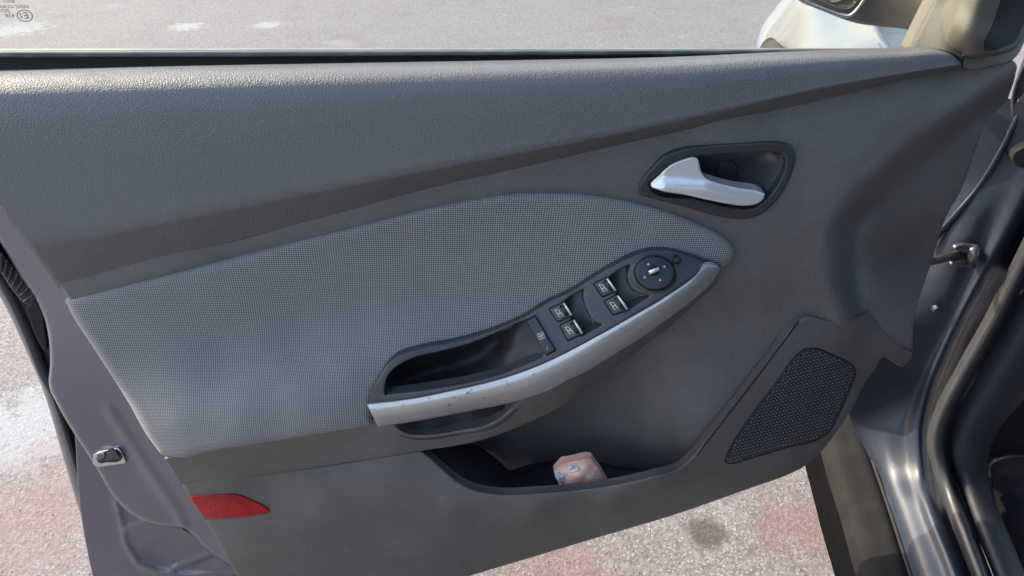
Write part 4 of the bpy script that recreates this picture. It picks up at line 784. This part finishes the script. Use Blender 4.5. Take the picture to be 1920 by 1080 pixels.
# A-pillar rubber behind the sail panel
loft('pillar_rubber', [[(1900, 240, -.10), (1895, 190, -.09), (1915, 120, -.08), (1960, 20, -.08), (1990, -60, -.08)], [(1910, 185, -.07), (1912, 155, -.065), (1935, 100, -.06), (1975, 20, -.06), (2010, -60, -.06)], [(1940, 160, -.09), (1945, 140, -.09), (1965, 100, -.09), (2010, 20, -.09), (2040, -60, -.09)]], M['bezel'], body, 40, 5)
# front fender seen through the window
FD = [(1425, 130, 1), (1430, 90), (1440, 60), (1465, 25), (1490, -10), (1510, -60, 1), (1760, -60, 1), (1640, 40), (1652, 62), (1668, 88), (1690, 140, 1)]
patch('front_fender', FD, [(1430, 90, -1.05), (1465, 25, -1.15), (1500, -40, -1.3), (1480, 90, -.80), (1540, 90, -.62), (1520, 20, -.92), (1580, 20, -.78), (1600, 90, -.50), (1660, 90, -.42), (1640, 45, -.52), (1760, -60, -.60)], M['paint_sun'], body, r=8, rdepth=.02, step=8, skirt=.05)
patch('wheel_arch', [(1425, 120, 1), (1433, 87), (1440, 79), (1449, 75), (1459, 79), (1466, 88), (1475, 120, 1)], [(1430, 90, -.98), (1470, 90, -.76), (1449, 76, -.90)], M['black'], body, r=2, step=6, skirt=.02)
patch('sky_reflecting_panel', [(1625, 30, 1), (1640, 50), (1655, 68), (1672, 95), (1690, 140, 1), (1780, 140, 1), (1780, 30, 1)], [(1640, 50, -.62), (1672, 95, -.40), (1720, 60, -.56), (1780, 100, -.36), (1700, 130, -.28)], M['paint'], body, r=2, step=9, skirt=.02)  # added panel, tilted up so its coat mirrors the sky as a pale patch
# rest of the car, beside and behind the camera (outside the picture): it shades the open door
CO, CD, CN = np.array([.5, -.1]), np.array([.26, .966]), np.array([-.966, .26])
def cw(s_, n, z): q = CO+CD*s_+CN*n; return np.array([q[0], q[1], z])
def cloft(name, prof, ss, mat, parent=body):
    V = [cw(a, n, z_) for a in ss for n, z_ in prof]; k = len(prof)
    return add_mesh(name, V, [(i*k+j, i*k+j+1, (i+1)*k+j+1, (i+1)*k+j) for i in range(len(ss)-1) for j in range(k-1)], mat, parent)
side = [(-.10, .20), (.0, .22), (.045, .32), (.06, .55), (.065, .72), (.05, .88), (.02, .95), (-.08, 1.18), (-.17, 1.38), (-.26, 1.44)]
cloft('rear_body_side', side, np.linspace(-.98, -2.6, 9), M['paint'])
cloft('roof_panel', [(-.17, 1.38), (-.26, 1.44), (-.5, 1.475), (-.85, 1.485), (-1.2, 1.475), (-1.44, 1.44), (-1.53, 1.38)], np.linspace(-.42, -2.6, 8), M['paint'])
cloft('far_body_side', [(-1.6, .20), (-1.75, .32), (-1.76, .6), (-1.72, .95), (-1.6, 1.2), (-1.53, 1.38)], np.linspace(.5, -2.6, 8), M['paint'])
V, Fc = tube_geo([cw(.22, -.02, 1.0), cw(.0, -.06, 1.14), cw(-.22, -.11, 1.28), cw(-.44, -.19, 1.40)], .035, 10); add_mesh('windscreen_pillar', V, Fc, M['paint'], body)
V, Fc = tube_geo([cw(-1.0, -.03, .25), cw(-1.0, .01, .6), cw(-1.02, -.01, .95), cw(-1.06, -.17, 1.39)], .06, 10); add_mesh('centre_pillar', V, Fc, M['paint'], body)
cloft('cabin_floor', [(-.06, .24), (-.1, .22), (-.8, .22), (-.85, .34), (-1.0, .34), (-1.05, .22), (-1.6, .22)], np.linspace(-.05, -2.6, 6), M['carpet'])
def cushion(name, prof, n0, n1):
    ns = np.linspace(0, 1, 9); V = []; k = len(prof)
    for t in ns:
        e = 1-.12*abs(2*t-1)**4; c = np.mean(prof, 0)
        for a, z_ in prof: V.append(cw(c[0]+(a-c[0])*e, n0+(n1-n0)*t, c[1]+(z_-c[1])*e))
    Fc = [(i*k+j, i*k+(j+1) % k, (i+1)*k+(j+1) % k, (i+1)*k+j) for i in range(8) for j in range(k)]+[tuple(range(k)), tuple(8*k+j for j in range(k))]
    return add_mesh(name, V, Fc, M['carpet'], body)
cushion('seat_cushion', [(-.45, .30), (-.42, .46), (-.5, .50), (-.95, .46), (-1.0, .40), (-.98, .28)], -.16, -.68)
cushion('seat_backrest', [(-.92, .42), (-.98, .60), (-1.10, .95), (-1.16, 1.06), (-1.24, 1.05), (-1.18, .80), (-1.05, .40)], -.16, -.68)
cushion('dashboard', [(.30, .60), (.02, .62), (-.04, .80), (.02, .93), (.25, .98), (.5, 1.0), (.5, .6)], -.10, -1.55)
# window frame of the open door above the picture
def fr_tube(name, pts_, rad): V, Fc = tube_geo(spline(pts_, False, .03), rad, 10); return add_mesh(name, V, Fc, M['black'], door)
fr_tube('window_frame', [(.47, .0, 1.07), (.43, .0, 1.12), (.25, .00, 1.27), (.0, .015, 1.34), (-.3, .02, 1.40), (-.52, .02, 1.395), (-.64, .01, 1.36), (-.68, 0, 1.2), (-.70, 0, .93)], .024)
# ================================================================== PACKET IN THE MAP POCKET
pk = thing('tissue_packet', P(1090, 925, .055), 'small pink plastic wrapped packet lying in the map pocket of the door', 'packet')
pw = TPS([(1038, 884, .048), (1054, 867, .042), (1084, 861, .045), (1109, 859, .044), (1125, 882, .050), (1139, 905, .054), (1050, 912, .058), (1055, 890, .057), (1080, 885, .060), (1100, 880, .058), (1070, 905, .062), (1110, 905, .062), (1090, 935, .060)])
pcr = lambda q: .0018*np.abs(np.sin(q[:, 0]*.085+q[:, 1]*.06+.6))+.0010*np.abs(np.sin(q[:, 0]*.05-q[:, 1]*.13))
patch('wrapper', [(1038, 884, 1), (1046, 875), (1054, 867, 1), (1070, 865), (1084, 861.5), (1100, 858, 1), (1109, 859, 1), (1116, 870), (1125, 882), (1139, 905, 1), (1146, 930, 1), (1060, 945, 1), (1050, 912), (1043, 896)], pw, M['packet'], pk, r=1.5, rdepth=.0012, step=3, ostep=3, skirt=.010, extra=pcr)
pf = lambda q: pw(q)+pcr(np.atleast_2d(q))
zp = lambda *p: [(1000+a/10.667, 830+b/10.667) for a, b in p]
patch('end_label', zp((440, 600), (470, 580), (560, 590), (620, 760), (660, 900), (690, 990), (560, 960), (500, 800)), lambda q: pf(q)+.0008, M['film_white'], pk, r=0, step=4, ostep=3, skirt=.0005)
patch('white_label', [(*q, 1) for q in zp((672, 470), (715, 425), (840, 425), (885, 465), (918, 560), (738, 622))], lambda q: pf(q)+.0008, M['film_white'], pk, r=0, step=4, ostep=3, skirt=.0005)
ribbons('navy_marks', [zp((485, 610), (510, 600), (540, 625), (540, 655)), zp((480, 640), (490, 670)), zp((520, 720), (540, 750)), zp((550, 710), (575, 720)), zp((540, 770), (570, 780)), zp((560, 800), (580, 810)), zp((575, 850), (590, 890)), zp((600, 850), (625, 870)), zp((590, 800), (650, 880)), zp((520, 680), (535, 690))], lambda q: pf(q)+.0010, 1.3, M['ink'], pk)
ribbons('drawing_lines', [zp((730, 560), (760, 510), (800, 480), (840, 470)), zp((740, 440), (780, 470), (800, 520)), zp((760, 540), (810, 510)), zp((810, 430), (830, 470), (820, 500)), zp((815, 560), (830, 570))], lambda q: pf(q)+.0011, .8, M['ink_red'], pk)
ribbons('handwritten_print', [zp((1000, 640), (1020, 680), (1045, 620), (1040, 690)), zp((1040, 640), (1080, 570), (1110, 590), (1090, 640), (1075, 660), (1110, 670), (1110, 620)), zp((1140, 560), (1180, 620), (1180, 700), (1150, 740), (1130, 720)), zp((1150, 580), (1200, 620), (1250, 630)), zp((880, 660), (900, 630), (940, 650), (940, 700), (900, 720), (870, 700), (880, 660)), zp((1240, 790), (1240, 740), (1270, 730), (1300, 770)), zp((960, 850), (990, 810), (1010, 830)), zp((1060, 830), (1090, 800), (1110, 820)), zp((1150, 830), (1180, 800), (1200, 820)), zp((640, 820), (760, 790), (800, 830), (780, 870))], lambda q: pf(q)+.0009, 1.4, M['film_print'], pk)
# ------------------------------------------------------------------ render
S.render.engine = 'CYCLES'
S.render.resolution_x, S.render.resolution_y = 1024, 576
